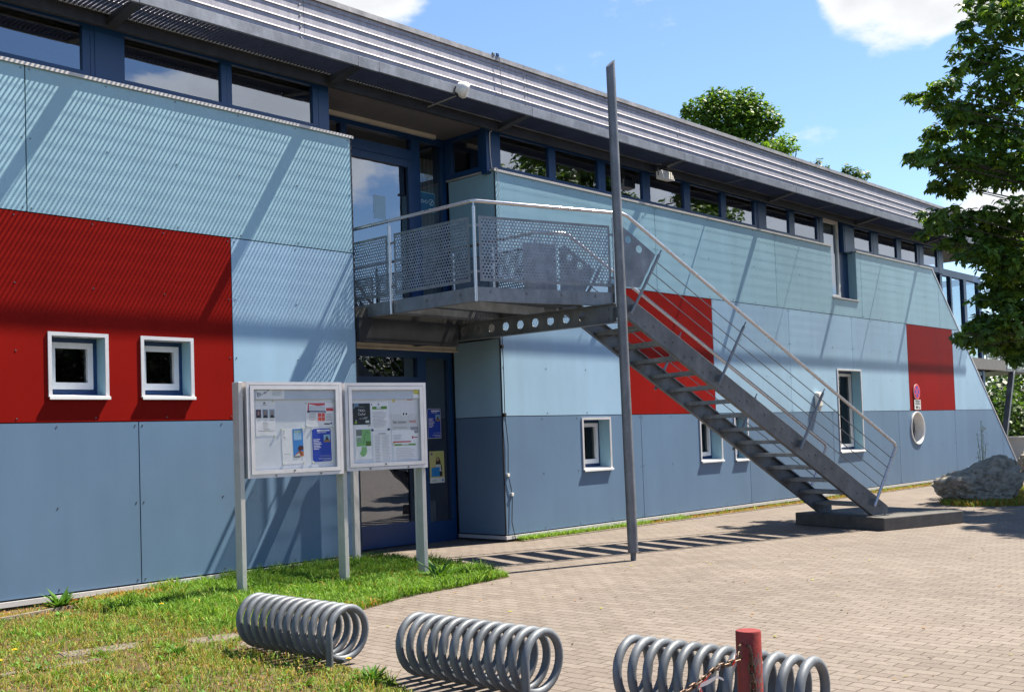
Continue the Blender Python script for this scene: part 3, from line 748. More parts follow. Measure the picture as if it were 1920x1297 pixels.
# perforated panels
def perf(a, b, z0=3.545, z1=4.36, gap=.065):
    a, b = Vector((a[0], a[1], 0)), Vector((b[0], b[1], 0)); d = (b - a); L = d.length; d.normalize(); mb = MB()
    s0, s1 = gap, L - gap; mg = .035
    P = lambda s, z: tuple(a + d * s + Vector((0, 0, z)))
    def quad(x0, x1, zz0, zz1, m): mb.face([P(x0, zz0), P(x1, zz0), P(x1, zz1), P(x0, zz1)], m, [(x0, zz0), (x1, zz0), (x1, zz1), (x0, zz1)])
    quad(s0, s1, z0, z0 + mg, 0); quad(s0, s1, z1 - mg, z1, 0); quad(s0, s0 + mg, z0 + mg, z1 - mg, 0); quad(s1 - mg, s1, z0 + mg, z1 - mg, 0)
    quad(s0 + mg, s1 - mg, z0 + mg, z1 - mg, 1)
    me = mb.build('perforated_panel', [M['galv'], M['perf']], ST, smooth=False)
    mb = MB()
    for z in (z0 + .12, z1 - .12):
        for s in (0.01, L - gap - .01): mb.bar(P(s, z), P(s + gap, z), Vector((0, 0, .03)), d.cross(Vector((0, 0, 1))) * .008)
    mb.build('panel_clip', M['galv'], ST, smooth=False)
perf((9.565, .88), (9.565, -.52)); perf((9.565, -.52), (9.565, -2.07))
perf(posts[2], posts[3]); perf((11.80, -.25), (11.80, -1.13)); perf((11.80, .6), (11.80, -.25)); 
# solid gusset plates with two holes at the head of the flight
for vv in (0.0, 1.46):
    mb = MB()
    mb.plate([(2.16, 3.56), (2.16, 4.33), (2.27, 4.36), (2.78, 4.02), (2.50, 3.56)], [circle(2.335, 4.20, .052, 18), circle(2.51, 4.08, .052, 18)], lambda a, b: tuple(uv(a, vv, b)), V * .006)
    mb.build('gusset_plate', M['galv'], ST, smooth=False)
mb = MB(); mb.plate([(1.55, 3.56), (1.55, 4.36), (2.1, 4.36), (2.1, 3.56)], [circle(-9, -9, .1, 3)] and [], lambda a, b: tuple(uv(a, 1.46, b)), V * .006); mb.build('gusset_plate', M['galv'], ST, smooth=False)
# raking balusters + rods
for vv, so in ((-.005, -1), (1.465, 1)):
    bal_ = [(2.336, 3.20), (3.80, 2.25), (5.29, 1.28), (6.77, .34)]
    for i, (u0, z0) in enumerate(bal_):
        du, dz = .545, .885
        mb = MB()
        mb.tube([uv(u0, vv, z0), uv(u0 + du * .93, vv, z0 + dz * .93)], .021, 10)
        mb.tube([uv(u0 + du * .93, vv, z0 + dz * .93), uv(u0 + du, vv, z0 + dz)], .009, 8)
        mb.bar(uv(u0 + .03, vv - so * .05, z0 + .06), uv(u0 + .06, vv - so * .05, z0 + .11), V * .09, Vector((0, 0, .05)))
        if i < 3: mb.build('baluster', M['galv'], ST)
        else:
            mb = MB(); mb.bar(uv(u0 + .03, vv - so * .05, z0 + .06), uv(u0 + .06, vv - so * .05, z0 + .11), V * .09, Vector((0, 0, .05))); mb.build('baluster', M['galv'], ST)
    mb = MB()
    for k in range(5):
        t = (k + 1) / 6.1; a = uv(bal_[0][0] + .545 * t, vv, bal_[0][1] + .885 * t); b = uv(bal_[3][0] + .545 * t, vv, bal_[3][1] + .885 * t + .0)
        mb.tube([a, b], .0075, 6)
    mb.build('railing_rod', M['galv'], ST)

# concrete pad under the stair foot
mb = MB(); mb.hexa([tuple(uv(a, b, c)) for c in (0, .2) for a, b in ((6.68, -.26), (8.48, -.26), (8.48, 1.6), (6.68, 1.6))])
o = mb.build('concrete_pad', M['concrete'], None, smooth=False, loc=tuple(uv(7.6, .7, 0)), bevel=.015); tag(o, 'square grey concrete pad under the foot of the steel staircase', 'concrete pad')

# steel mast
mast = thing('steel_mast', 'tall slightly leaning steel pole with a slant cut top beside the stairs', 'pole', (11.154, -3.165, 0))
mb = MB(); n = 20; a = Vector((11.15, -3.165, .10)); b = Vector((11.055, -3.165, 6.33)); rings = []
for k in range(9):
    t = k / 8; c = a.lerp(b, t); r = .066 - .008 * t
    ring = []
    for j in range(n):
        q = 2 * math.pi * j / n; p = c + Vector((math.cos(q) * r, math.sin(q) * r, 0))
        if k == 8: p.z += math.cos(q + .25) * .055
        ring.append(p)
    rings.append(ring)
i0 = len(mb.v); mb.v += [tuple(p) for r_ in rings for p in r_]
for k in range(8):
    for j in range(n): mb.f.append((i0 + k * n + j, i0 + k * n + (j + 1) % n, i0 + (k + 1) * n + (j + 1) % n, i0 + (k + 1) * n + j)); mb.m.append(0)
mb.f.append(tuple(i0 + 8 * n + j for j in range(n))); mb.m.append(0); mb.f.append(tuple(i0 + j for j in range(n))[::-1]); mb.m.append(0)
mb.build('shaft', M['mast'], mast)
mb = MB(); mb.tube([(11.152, -3.165, -.05), (11.152, -3.165, .12)], .036, 14); mb.build('foot_stub', M['galvd'], mast)
mb = MB(); mb.bar((11.12, -3.1, 3.16), (11.29, -2.88, 3.16), Vector((.02, .015, 0)) * .5, (0, 0, .14)); mb.build('bracket', M['galvd'], mast, smooth=False)
# ------------------------------------------------------------------ ground, paving, lawn
def sheet(name, pts, z, m, kind='structure'):
    mb = MB(); mb.face([(x, y, z) for x, y in pts]); o = mb.build(name, m, None, smooth=False); o['kind'] = kind; return o
def paving_mat():
    m, nt, b = newmat('pavers')
    tc = nd(nt, 'ShaderNodeTexCoord'); mp = nd(nt, 'ShaderNodeMapping'); mp.inputs['Rotation'].default_value = (0, 0, R(90))
    nt.links.new(tc.outputs['Object'], mp.inputs[0])
    nw = nd(nt, 'ShaderNodeTexNoise'); nw.inputs['Scale'].default_value = 7; nt.links.new(mp.outputs[0], nw.inputs['Vector'])
    sub = nd(nt, 'ShaderNodeVectorMath', operation='MULTIPLY_ADD'); sub.inputs[1].default_value = (.02, .02, 0); nt.links.new(nw.outputs['Color'], sub.inputs[0]); nt.links.new(mp.outputs[0], sub.inputs[2])
    br = nd(nt, 'ShaderNodeTexBrick'); br.offset = .5
    for k, v in (('Scale', 1), ('Mortar Size', .0055), ('Mortar Smooth', .35), ('Brick Width', .225), ('Row Height', .1125), ('Bias', 0)): br.inputs[k].default_value = v
    br.inputs['Color1'].default_value = (.139, .115, .099, 1); br.inputs['Color2'].default_value = (.176, .149, .130, 1); br.inputs['Mortar'].default_value = (.062, .047, .038, 1)
    nt.links.new(sub.outputs[0], br.inputs['Vector'])
    n1 = nd(nt, 'ShaderNodeTexNoise'); n1.inputs['Scale'].default_value = .45; n1.inputs['Detail'].default_value = 7; n1.inputs['Roughness'].default_value = .65
    n2 = nd(nt, 'ShaderNodeTexNoise'); n2.inputs['Scale'].default_value = 26; n2.inputs['Detail'].default_value = 6; n2.inputs['Roughness'].default_value = .7
    for n in (n1, n2): nt.links.new(tc.outputs['Object'], n.inputs['Vector'])
    r1 = nd(nt, 'ShaderNodeMapRange'); r1.inputs[1].default_value = .32; r1.inputs[2].default_value = .68; r1.inputs[3].default_value = .86; r1.inputs[4].default_value = 1.1; nt.links.new(n1.outputs['Fac'], r1.inputs[0])
    r2 = nd(nt, 'ShaderNodeMapRange'); r2.inputs[1].default_value = .3; r2.inputs[2].default_value = .7; r2.inputs[3].default_value = .80; r2.inputs[4].default_value = 1.17; nt.links.new(n2.outputs['Fac'], r2.inputs[0])
    mu = nd(nt, 'ShaderNodeMath', operation='MULTIPLY'); nt.links.new(r1.outputs[0], mu.inputs[0]); nt.links.new(r2.outputs[0], mu.inputs[1])
    sc = nd(nt, 'ShaderNodeVectorMath', operation='SCALE'); nt.links.new(br.outputs['Color'], sc.inputs[0]); nt.links.new(mu.outputs[0], sc.inputs['Scale'])
    # dirt specks and joint grime
    n3 = nd(nt, 'ShaderNodeTexNoise'); n3.inputs['Scale'].default_value = 60; n3.inputs['Detail'].default_value = 3; nt.links.new(tc.outputs['Object'], n3.inputs['Vector'])
    r3 = nd(nt, 'ShaderNodeMapRange'); r3.inputs[1].default_value = .67; r3.inputs[2].default_value = .73; r3.inputs[3].default_value = 0; r3.inputs[4].default_value = .75; nt.links.new(n3.outputs['Fac'], r3.inputs[0])
    mx = nd(nt, 'ShaderNodeMix', data_type='RGBA'); mx.inputs[7].default_value = (.06, .042, .03, 1); nt.links.new(r3.outputs[0], mx.inputs[0]); nt.links.new(sc.outputs[0], mx.inputs[6])
    nt.links.new(mx.outputs[2], b.inputs['Base Color']); b.inputs['Roughness'].default_value = .85; b.inputs['Specular IOR Level'].default_value = .3
    iv = nd(nt, 'ShaderNodeMath', operation='SUBTRACT'); iv.inputs[0].default_value = 1; nt.links.new(br.outputs['Fac'], iv.inputs[1])
    ad = nd(nt, 'ShaderNodeMath', operation='MULTIPLY_ADD'); ad.inputs[1].default_value = .25; nt.links.new(n2.outputs['Fac'], ad.inputs[0]); nt.links.new(iv.outputs[0], ad.inputs[2])
    bp = nd(nt, 'ShaderNodeBump'); bp.inputs['Strength'].default_value = .7; bp.inputs['Distance'].default_value = .006; nt.links.new(ad.outputs[0], bp.inputs['Height']); nt.links.new(bp.outputs[0], b.inputs['Normal'])
    return m
M['pave'] = paving_mat()
M['earth'] = mat('earth', (.085, .055, .028), .95, var=.45, scale=9, bump=.8, bscale=40)
M['field'] = mat('far_ground', (.12, .13, .07), .95, var=.3, scale=.3)
M['kerb'] = mat('kerb_concrete', (.17, .14, .11), .9, var=.25, scale=14, bump=.4)
M['slabm'] = mat('slab_concrete', (.135, .11, .095), .9, var=.25, scale=10, bump=.5)
sheet('ground', [(-500, -500), (500, -500), (500, 500), (-500, 500)], -.05, M['field'])
sheet('paving', [(-20, -40), (60, -40), (60, 1.2), (35.6, 1.2), (12.3, 1.2), (-20, 1.2)], 0, M['pave'])
LAWN = [(-4, -.0), (9.33, -.0), (9.62, -.2), (9.74, -.95), (9.62, -1.6), (9.2, -2.85), (8.4, -2.93), (7.5, -2.97), (6.7, -3.24), (5.9, -3.42), (5.25, -3.55), (4.98, -3.75), (4.95, -5.2), (4.9, -5.7), (4.66, -6.2), (4.1, -7.3), (2.5, -9.5), (-4, -11)]
sheet('lawn', LAWN, .004, M['earth'])
sheet('planting_strip', [(12.3, .03), (35.5, .03), (35.2, -.42), (28, -.40), (20, -.34), (12.3, -.16)], .004, M['earth'])
mb = MB(); pts = [(3.4, -.86), (4.34, -.70), (5.05, -.53), (5.72, -.42), (6.6, -.34)]
for (a, b) in zip(pts[:-1], pts[1:]): mb.bar((a[0], a[1], .01), (b[0] - .012, b[1], .01), (0, .055, 0), (0, 0, .07))
o = mb.build('kerb', M['kerb'], None, smooth=False); o['kind'] = 'structure'
mb = MB(); pts = [(12.35, -.19), (15, -.27), (20, -.36), (27, -.43)]
for (a, b) in zip(pts[:-1], pts[1:]): mb.bar((a[0], a[1], .0), (b[0] - .01, b[1], .0), (0, .05, 0), (0, 0, .03))
o = mb.build('kerb', M['kerb'], None, smooth=False); o['kind'] = 'structure'
for (x0, y0, L_, W_, a, lab) in ((4.22, -2.98, .62, .24, -.22, 'longest grey paving slab half sunk in the dry grass'), (5.02, -3.36, .42, .26, -.25, 'short grey paving slab sunk in grass beside the bicycle rack'), (3.66, -3.30, .72, .10, -.12, 'narrow strip of sunken stone edging in the dry grass')):
    mb = MB(); d = Vector((math.cos(a), math.sin(a), 0)); p = Vector((-d.y, d.x, 0)); c = Vector((x0, y0, -.013))
    mb.bar(c - d * L_ / 2, c + d * L_ / 2, p * W_, (0, 0, .05)); o = mb.build('paving_slab', M['slabm'], None, smooth=False, loc=(x0, y0, 0), bevel=.008)
    tag(o, lab, 'paving slab')

# ------------------------------------------------------------------ grass
def inside(px, py, poly):
    r = np.zeros(len(px), bool); n = len(poly)
    for i in range(n):
        x0, y0 = poly[i]; x1, y1 = poly[(i + 1) % n]
        c = ((y0 > py) != (y1 > py)) & (px < (x1 - x0) * (py - y0) / (y1 - y0 + 1e-12) + x0); r ^= c
    return r
_g = rng.random((64, 64, 4))
def vnoise(x, y, s, k=0):
    x, y = x * s + 100, y * s + 100; xi, yi = np.floor(x).astype(int), np.floor(y).astype(int); fx, fy = x - xi, y - yi
    fx, fy = fx * fx * (3 - 2 * fx), fy * fy * (3 - 2 * fy); g = _g[:, :, k]
    a, b, c, d = g[xi % 64, yi % 64], g[(xi + 1) % 64, yi % 64], g[xi % 64, (yi + 1) % 64], g[(xi + 1) % 64, (yi + 1) % 64]
    return (a * (1 - fx) + b * fx) * (1 - fy) + (c * (1 - fx) + d * fx) * fy
def blades(name, x, y, h, w, lean, colr, z0=.003):
    n = len(x); th = rng.random(n) * 6.283; ph = rng.random(n) * 6.283
    dx, dy = np.cos(th), np.sin(th); lx, ly = np.cos(ph) * lean * h, np.sin(ph) * lean * h
    v = np.zeros((n, 5, 3))
    v[:, 0] = np.stack([x - dx * w, y - dy * w, np.full(n, z0)], 1); v[:, 1] = np.stack([x + dx * w, y + dy * w, np.full(n, z0)], 1)
    v[:, 2] = np.stack([x + lx * .35 + dx * w * .8, y + ly * .35 + dy * w * .8, z0 + h * .6], 1); v[:, 3] = np.stack([x + lx * .35 - dx * w * .8, y + ly * .35 - dy * w * .8, z0 + h * .6], 1)
    v[:, 4] = np.stack([x + lx, y + ly, z0 + h * np.clip(1.1 - lean * .55, .35, 1)], 1)
    i = np.arange(n)[:, None] * 5; q = i + np.array([[0, 1, 2, 3]]); t = i + np.array([[3, 2, 4]])
    return npmesh(name, v.reshape(-1, 3), q, t, np.repeat(colr, 5, 0), M['grass'], None, (0, 0, 0), 'stuff')
N = 270000
x = rng.uniform(1.8, 9.8, N); y = rng.uniform(-7.6, -.02, N)
ok = inside(x, y, LAWN)
jit = vnoise(x, y, 3, 1) * .25
lush = np.clip((x + (vnoise(x, y, 1.1) - .5) * 2.0 + y * .18 - 5.1) / .9, 0, 1) * np.clip((y + 3.5 + jit) / .5, 0, 1)
dens = .42 + .45 * vnoise(x, y, 2.3, 2) + .35 * vnoise(x, y, 9, 3) - .25
dens = np.where(lush > .4, dens + .3, dens)
bare = ((x - 4.2) ** 2 / .4 ** 2 + (y + 2.98) ** 2 / .15 ** 2 < 1) | ((x - 5.02) ** 2 / .3 ** 2 + (y + 3.36) ** 2 / .16 ** 2 < 1)
dens = np.where(bare, .17, dens); dens = np.where((y > -.3) & (x < 5.6), .25, dens)
ok &= rng.random(N) < dens
ok &= ~((x > 4.78) & (x < 5.3) & (y < -3.85) & (y > -5.15) & (rng.random(N) < .6))
x, y, lush = x[ok], y[ok], lush[ok]; n = len(x)
patch = vnoise(x, y, 1.7, 3) + (vnoise(x, y, 6, 0) - .5) * .5
h = np.where(lush > rng.random(n), rng.uniform(.05, .13, n) * (1 + .3 * vnoise(x, y, 3)), rng.uniform(.02, .065, n) * (.6 + 1.1 * patch))
w = np.where(lush > .5, rng.uniform(.003, .0065, n), rng.uniform(.002, .0045, n))
lean = rng.uniform(.2, 1.5, n)
c = np.zeros((n, 3)); t = rng.random(n)
G_ = np.array([.085, .20, .022]); G2 = np.array([.16, .27, .035]); D_ = np.array([.30, .23, .06]); O_ = np.array([.20, .22, .045]); Br = np.array([.24, .13, .05]); Og = np.array([.36, .16, .03])
lg = G_ * (1 - t[:, None]) + G2 * t[:, None]
dryc = np.where((t < .19)[:, None], D_, np.where((t < .44)[:, None], O_, np.where((t < .88)[:, None], G2 * .8, Br)))
edge = np.clip((-3.0 - y) / .5, 0, 1) * (x > 5.2) + np.clip((y + .95 - .3 * vnoise(x, y, 2.5, 2)) / .3, 0, 1) * (x < 6.2)
c = np.where((rng.random(n) < lush * .92 + (patch > .75) * .45)[:, None], lg, dryc)
c = np.where((rng.random(n) < edge * .75)[:, None], np.where((rng.random(n) < .5)[:, None], D_ * 1.1, Og), c)
c *= rng.uniform(.75, 1.25, (n, 1))
h = np.where(edge > .5, h * .6, h) * (.55 + 1.1 * vnoise(x, y, 7.5, 2) ** 1.3)
blades('grass', x, y, h, w, lean, c)
N = 16000; x = rng.uniform(1.8, 9.8, N); y = rng.uniform(-7.6, -.02, N); ok = inside(x, y, LAWN) & (vnoise(x, y, 1.9, 1) + vnoise(x, y, 7, 2) * .5 > .72); x, y = x[ok], y[ok]; n = len(x)
th = rng.random(n) * 6.283; L_ = rng.uniform(.006, .017, n); z_ = rng.uniform(.01, .045, n); tl_ = rng.uniform(-.5, .5, (n, 2)); ca, sa = np.cos(th), np.sin(th); v = np.zeros((n, 4, 3))
for k, (p, q) in enumerate(((-1, 0), (0, -.8), (1, 0), (0, .8))): v[:, k] = np.stack([x + (ca * p - sa * q) * L_, y + (sa * p + ca * q) * L_, z_ + (p * tl_[:, 0] + q * tl_[:, 1]) * L_], 1)
cl = np.where((rng.random(n) < .8)[:, None], np.array([.09, .19, .03]), np.array([.26, .17, .07])) * rng.uniform(.7, 1.4, (n, 1))
npmesh('clover', v.reshape(-1, 3), np.arange(n * 4).reshape(n, 4), np.zeros((0, 3), int), np.repeat(cl, 4, 0), M['grass'], None, (0, 0, 0), 'stuff')
vs, fs, cs = [], [], []
xs_ = rng.uniform(2.2, 9.4, 900); ys_ = rng.uniform(-7.0, -.35, 900); ok = inside(xs_, ys_, LAWN) & (rng.random(900) < .15 + vnoise(xs_, ys_, 1.6, 0) * .75)
for px, py in zip(xs_[ok], ys_[ok]):
    big_ = random.uniform(.035, .10); g_ = np.array([.08, .19, .028]) * random.uniform(.75, 1.35) * np.array([random.uniform(.8, 1.5), 1, 1])
    for i in range(random.randint(7, 15)):
        a = random.uniform(0, 6.283); el = random.uniform(.15, 1.0); l = big_ * random.uniform(.6, 1.2); w_ = l * random.uniform(.09, .2)
        d = np.array([math.cos(a) * math.cos(el), math.sin(a) * math.cos(el), math.sin(el)]); s_ = np.array([-math.sin(a), math.cos(a), random.uniform(-.3, .3)]); p = np.array([px, py, .004]); k = len(vs)
        vs += [p, p + d * l * .55 + s_ * w_, p + d * l + np.array([0, 0, -.3]) * l * .4, p + d * l * .55 - s_ * w_]; fs.append([k, k + 1, k + 2, k + 3]); cs += [g_ * random.uniform(.85, 1.15)] * 4
npmesh('broadleaf_weeds', np.array(vs), np.array(fs), np.zeros((0, 3), int), np.array(cs), M['grass'], None, (0, 0, 0), 'stuff')
# narrow strip of weeds and dry moss along the wall
N = 26000; x = 12.4 + (rng.random(N) ** 1.6) * 20; y = rng.uniform(-.42, .0, N)
ok = (y > -.16 - (x - 12.4) * .025 - .02 * vnoise(x, y, 3)) & (rng.random(N) < .25 + .9 * vnoise(x, y, 2.2, 1))
x, y = x[ok], y[ok]; n = len(x); gr = np.clip((17.2 - x) / 2.2 + (vnoise(x, y, 1.5, 2) - .5) * 1.2, .08, .85)
isg = rng.random(n) < gr
c = np.where(isg[:, None], G2 * 1.1, np.where((rng.random(n) < .55)[:, None], Og * .9, D_)) * rng.uniform(.7, 1.25, (n, 1))
blades('wall_weeds', x, y, np.where(isg, rng.uniform(.03, .12, n), rng.uniform(.015, .05, n)), rng.uniform(.003, .008, n), rng.uniform(.3, 1.4, n), c)
# grass round the boulders
N = 9000; a = rng.random(N) * 6.283; rr = rng.uniform(.3, 1.25, N); x = 22.1 + np.cos(a) * rr * 1.2 * .8 + rr * 0; y = -3.75 + np.sin(a) * rr * .75 - .05
x2 = rng.uniform(23.2, 28, 4000); y2 = -3.6 + (x2 - 23.2) * .10 + rng.normal(0, .22, 4000)
x = np.concatenate([x, x2]); y = np.concatenate([y, y2]); n = len(x); ok = rng.random(n) < .25 + vnoise(x, y, 3, 1) * .8; x, y = x[ok], y[ok]; n = len(x)
isg = rng.random(n) < .45
c = np.where(isg[:, None], G2, np.where((rng.random(n) < .5)[:, None], Og, D_)) * rng.uniform(.7, 1.2, (n, 1))
blades('boulder_grass', x, y, rng.uniform(.03, .16, n), rng.uniform(.004, .01, n), rng.uniform(.2, 1.1, n), c)
# litter specks on the paving
N = 420; x = rng.uniform(5.5, 19, N); y = rng.uniform(-9.5, -.6, N); ok = ~inside(x, y, LAWN); x, y = x[ok], y[ok]; n = len(x)
th = rng.random(n) * 6.283; L_ = rng.uniform(.008, .03, n); Wd = L_ * rng.uniform(.3, .6, n)
v = np.zeros((n, 4, 3)); ca, sa = np.cos(th), np.sin(th)
for k, (p, q) in enumerate(((-1, 0), (0, -1), (1, 0), (0, 1))):
    v[:, k] = np.stack([x + ca * p * L_ - sa * q * Wd, y + sa * p * L_ + ca * q * Wd, .006 + rng.random(n) * .008], 1)
pal = np.array([[.08, .05, .03], [.22, .13, .05], [.30, .30, .06], [.12, .10, .08], [.30, .16, .07]])
npmesh('leaf_litter', v.reshape(-1, 3), np.arange(n * 4).reshape(n, 4), np.zeros((0, 3), int), np.repeat(pal[rng.integers(0, 5, n)], 4, 0), M['grass'], None, (0, 0, 0), 'stuff')
# rosettes and flowers
def weed(name, loc, label, n=26, L=.22, cat='weed'):
    vs, q, cs = [], [], []
    for i in range(n):
        a = random.uniform(0, 6.283); el = random.uniform(.35, 1.2); l = L * random.uniform(.6, 1.1); w = l * random.uniform(.05, .11)
        d = np.array([math.cos(a) * math.cos(el), math.sin(a) * math.cos(el), math.sin(el)]); s = np.array([-math.sin(a), math.cos(a), 0])
        p = np.array(loc) + np.array([random.uniform(-.03, .03), random.uniform(-.03, .03), 0]); k = len(vs)
        m1 = p + d * l * .5; tip = p + d * l + np.array([math.cos(a) * .3, math.sin(a) * .3, -.35]) * l * .4
        vs += [p, m1 + s * w, tip, m1 - s * w]; q.append([k, k + 1, k + 2, k + 3]); cs += [np.array([.075, .17, .03]) * random.uniform(.7, 1.4)] * 4
    o = npmesh(name, np.array(vs), np.array(q), np.zeros((0, 3), int), np.array(cs), M['grass'], None, loc)
    return tag(o, label, cat)
weed('weed_tuft', (5.06, -.42, 0), 'bushy green weed tuft between kerb and blue wall at the lawn corner', 60, .27)
weed('weed_tuft', (8.55, -2.35, 0), 'tall dark weed standing up from the grass right of the notice board', 22, .34)
weed('weed_tuft', (4.42, -3.75, 0), 'low leafy weed in the dry grass in front of the left bicycle rack', 60, .13)
weed('weed_tuft', (4.72, -5.75, 0), 'dark leafy weed at the far end of the middle bicycle rack', 80, .15)
weed('weed_tuft', (5.75, -.62, 0), 'small grey green weed rosette further right along the kerb', 50, .14)
for i, (px, py, hh, lab) in enumerate(((3.34, -3.16, .09, 'yellow dandelion nearest the photo corner in the dry grass'), (3.62, -2.75, .08, 'yellow dandelion by the left edge below the blue wall'), (5.55, -1.55, .08, 'yellow dandelion in the green grass before the blue panels'), (4.93, -5.25, .07, 'yellow dandelion at the foot of the left bicycle rack'))):
    r_ = thing('dandelion', lab, 'flower', (px, py, 0))
    mb = MB(); mb.tube([(px, py, 0), (px + .004, py, hh)], .0025, 6); mb.build('stem', flat((.12, .2, .05)), r_)
    mb = MB()
    for k in range(14):
        a = k * .449; mb.face([(px, py, hh), (px + .019 * math.cos(a - .2), py + .019 * math.sin(a - .2), hh + .004), (px + .022 * math.cos(a), py + .022 * math.sin(a), hh + .007), (px + .019 * math.cos(a + .2), py + .019 * math.sin(a + .2), hh + .004)])
    mb.disc((px, py, hh + .004), (0, 0, 1), .011, 0, 10, .006); mb.build('flower_head', flat((.80, .48, .01)), r_)
fw = thing('flowering_weed', 'tall thin weed with white flowers growing up behind the boulder', 'weed', (23.9, -3.0, 0))
mb = MB(); fl = MB()
for (dx, hh, ln) in ((0, 1.62, .05), (-.05, 1.35, -.16), (.07, 1.1, .2), (-.1, .95, -.12), (.02, 1.5, .14)):
    pts = [Vector((23.9 + dx + ln * t * t, -3.0 + .02 * t, hh * t)) for t in (0, .3, .6, .85, 1)]; mb.tube(pts, .006, 6)
    for k in range(16):
        t = random.uniform(.5, 1); c_ = pts[0].lerp(pts[-1], t) + Vector((random.uniform(-.05, .05), random.uniform(-.05, .05), 0)); fl.disc(c_, (random.uniform(-1, 1), -1, .4), random.uniform(.012, .024), 0, 7)
mb.build('stem', flat((.13, .19, .06)), fw); fl.build('blossom', flat((.75, .75, .68)), fw, smooth=False)

# ------------------------------------------------------------------ bicycle racks
def rack(y0, y1, label):
    cx, zc, rc, rt = 4.97, .238, .186, .0265; n = 12
    r_ = thing('bicycle_rack', label, 'bicycle rack', (cx, (y0 + y1) / 2, 0), 'spiral bicycle racks in a row')
    pts = [Vector((cx - rc, y1, -.02)), Vector((cx - rc, y1, .1)), Vector((cx - rc, y1, .18))]
    st = 28
    for k in range(n * st - st // 4 + 1):
        a = math.pi - 2 * math.pi * k / st           # start at -x side, up over the top
        pts.append(Vector((cx + rc * math.cos(a), y1 + (y0 - y1) * k / (n * st), zc + rc * math.sin(a))))
    mb = MB(); mb.tube(pts, rt, 12); mb.build('coil', M['rack'], r_)
    mb = MB(); mb.tube([(cx - .03, y1 + .02, .048), (cx - .03, y0 - .02, .048)], .011, 8); mb.build('tie_rod', M['rack'], r_)
    return r_
k0 = rack(-3.99, -5.22, 'grey spiral bicycle rack half in the grass under the notice board')
def dup(root, loc, label):
    r_ = root.copy(); col.objects.link(r_); r_.location = loc; r_['label'] = label; base[r_] = Vector(loc)
    for ch in list(root.children):
        c = ch.copy(); col.objects.link(c); c.parent = r_
        for g in ch.children:
            d = g.copy(); col.objects.link(d); d.parent = c
    return r_
dup(k0, (5.0, -6.45, 0), 'grey spiral bicycle rack on the paving between the other two racks')
dup(k0, (5.11, -8.18, 0), 'grey spiral bicycle rack partly hidden behind the red bollard')

# ------------------------------------------------------------------ notice boards
G0, G1, G2_ = Vector((6.448, -1.595, 0)), Vector((7.666, -1.771, 0)), Vector((8.717, -2.035, 0))
class Ax:
    def __init__(s, a, b): s.a = a; s.d = (b - a).normalized(); s.n = Vector((-s.d.y, s.d.x, 0))
    def P(s, t, off, z): return s.a + s.d * t + s.n * off + Vector((0, 0, z))
A1, A2 = Ax(G0, G1), Ax(G1, G2_)
def abox(mb, A, s0, s1, o0, o1, z0, z1, m=0):
    P = A.P; mb.hexa([P(s0, o0, z0), P(s1, o0, z0), P(s1, o1, z0), P(s0, o1, z0), P(s0, o0, z1), P(s1, o0, z1), P(s1, o1, z1), P(s0, o1, z1)], m)
nb = thing('notice_board', 'silver framed notice board on three posts with two glazed cases of papers', 'notice board', tuple(G1))
def case(A, s0, s1, z0, z1, par):
    mb = MB(); f = .034
    abox(mb, A, s0, s1, .0, .11, z1 - .012, z1); abox(mb, A, s0, s1, .0, .11, z0, z0 + .012); abox(mb, A, s0, s0 + .012, .0, .11, z0 + .012, z1 - .012); abox(mb, A, s1 - .012, s1, .0, .11, z0 + .012, z1 - .012)
    for q in ((s0, s1, z1 - f, z1), (s0, s1, z0, z0 + f), (s0, s0 + f, z0 + f, z1 - f), (s1 - f, s1, z0 + f, z1 - f)): abox(mb, A, q[0], q[1], -.025, .0, q[2], q[3])
    c = mb.build('display_case', M['silver'], par, smooth=False)
    mb = MB(); a, b, p, q, w = s0 + f + .006, s1 - f - .006, z0 + f + .006, z1 - f - .006, .042
    for r_ in ((a, b, q - w, q), (a, b, p, p + w), (a, a + w, p + w, q - w), (b - w, b, p + w, q - w)): abox(mb, A, r_[0], r_[1], -.03, -.004, r_[2], r_[3])
    mb.build('case_door', M['silver'], c, smooth=False)
    mb = MB(); mb.face([A.P(a + w, -.026, p + w), A.P(b - w, -.026, p + w), A.P(b - w, -.026, q - w), A.P(a + w, -.026, q - w)]); mb.build('pane', M['case_glass'], c, smooth=False)
    mb = MB(); abox(mb, A, s0 + .012, s1 - .012, .012, .03, z0 + .012, z1 - .012); mb.build('back_panel', M['felt'], c, smooth=False)
    mb = MB(); abox(mb, A, s0 + .02, s1 - .012, -.004, -.001, z1 - .19, z1 - .012); abox(mb, A, s0 + .02, s1 - .012, -.001, .012, z1 - .19, z1 - .184); mb.build('header_panel', M['hood'], c, smooth=False)
    mb = MB()
    for t in (.28, .75):
        s_ = s0 + (s1 - s0) * t; mb.disc(A.P(s_, -.025, z0 + f * .55), -A.n, .010, 0, 10, .008)
    mb.disc(A.P(s0 + (s1 - s0) * .47, -.03, z0 + f + .03), -A.n, .009, 0, 10, .01)
    mb.build('lock', M['screw'], c)
case(A1, .085, 1.235, 1.262, 2.285, nb); case(A2, .045, 1.075, 1.285, 2.278, nb)
for A, s_ in ((A1, .03), (A1, 1.262), (A2, 1.03)):
    mb = MB(); abox(mb, A, s_ - .025, s_ + .025, .0, .15, -.05, 2.283 if s_ < 1 else 1.9)
    for z in (1.45, 1.75, 2.15): mb.disc(A.P(s_ - .025, .05, z), -A.d, .007, 0, 8, .004); mb.disc(A.P(s_ - .025, .1, z), -A.d, .007, 0, 8, .004)
    mb.build('post', M['post'], nb, smooth=False, bevel=.004)
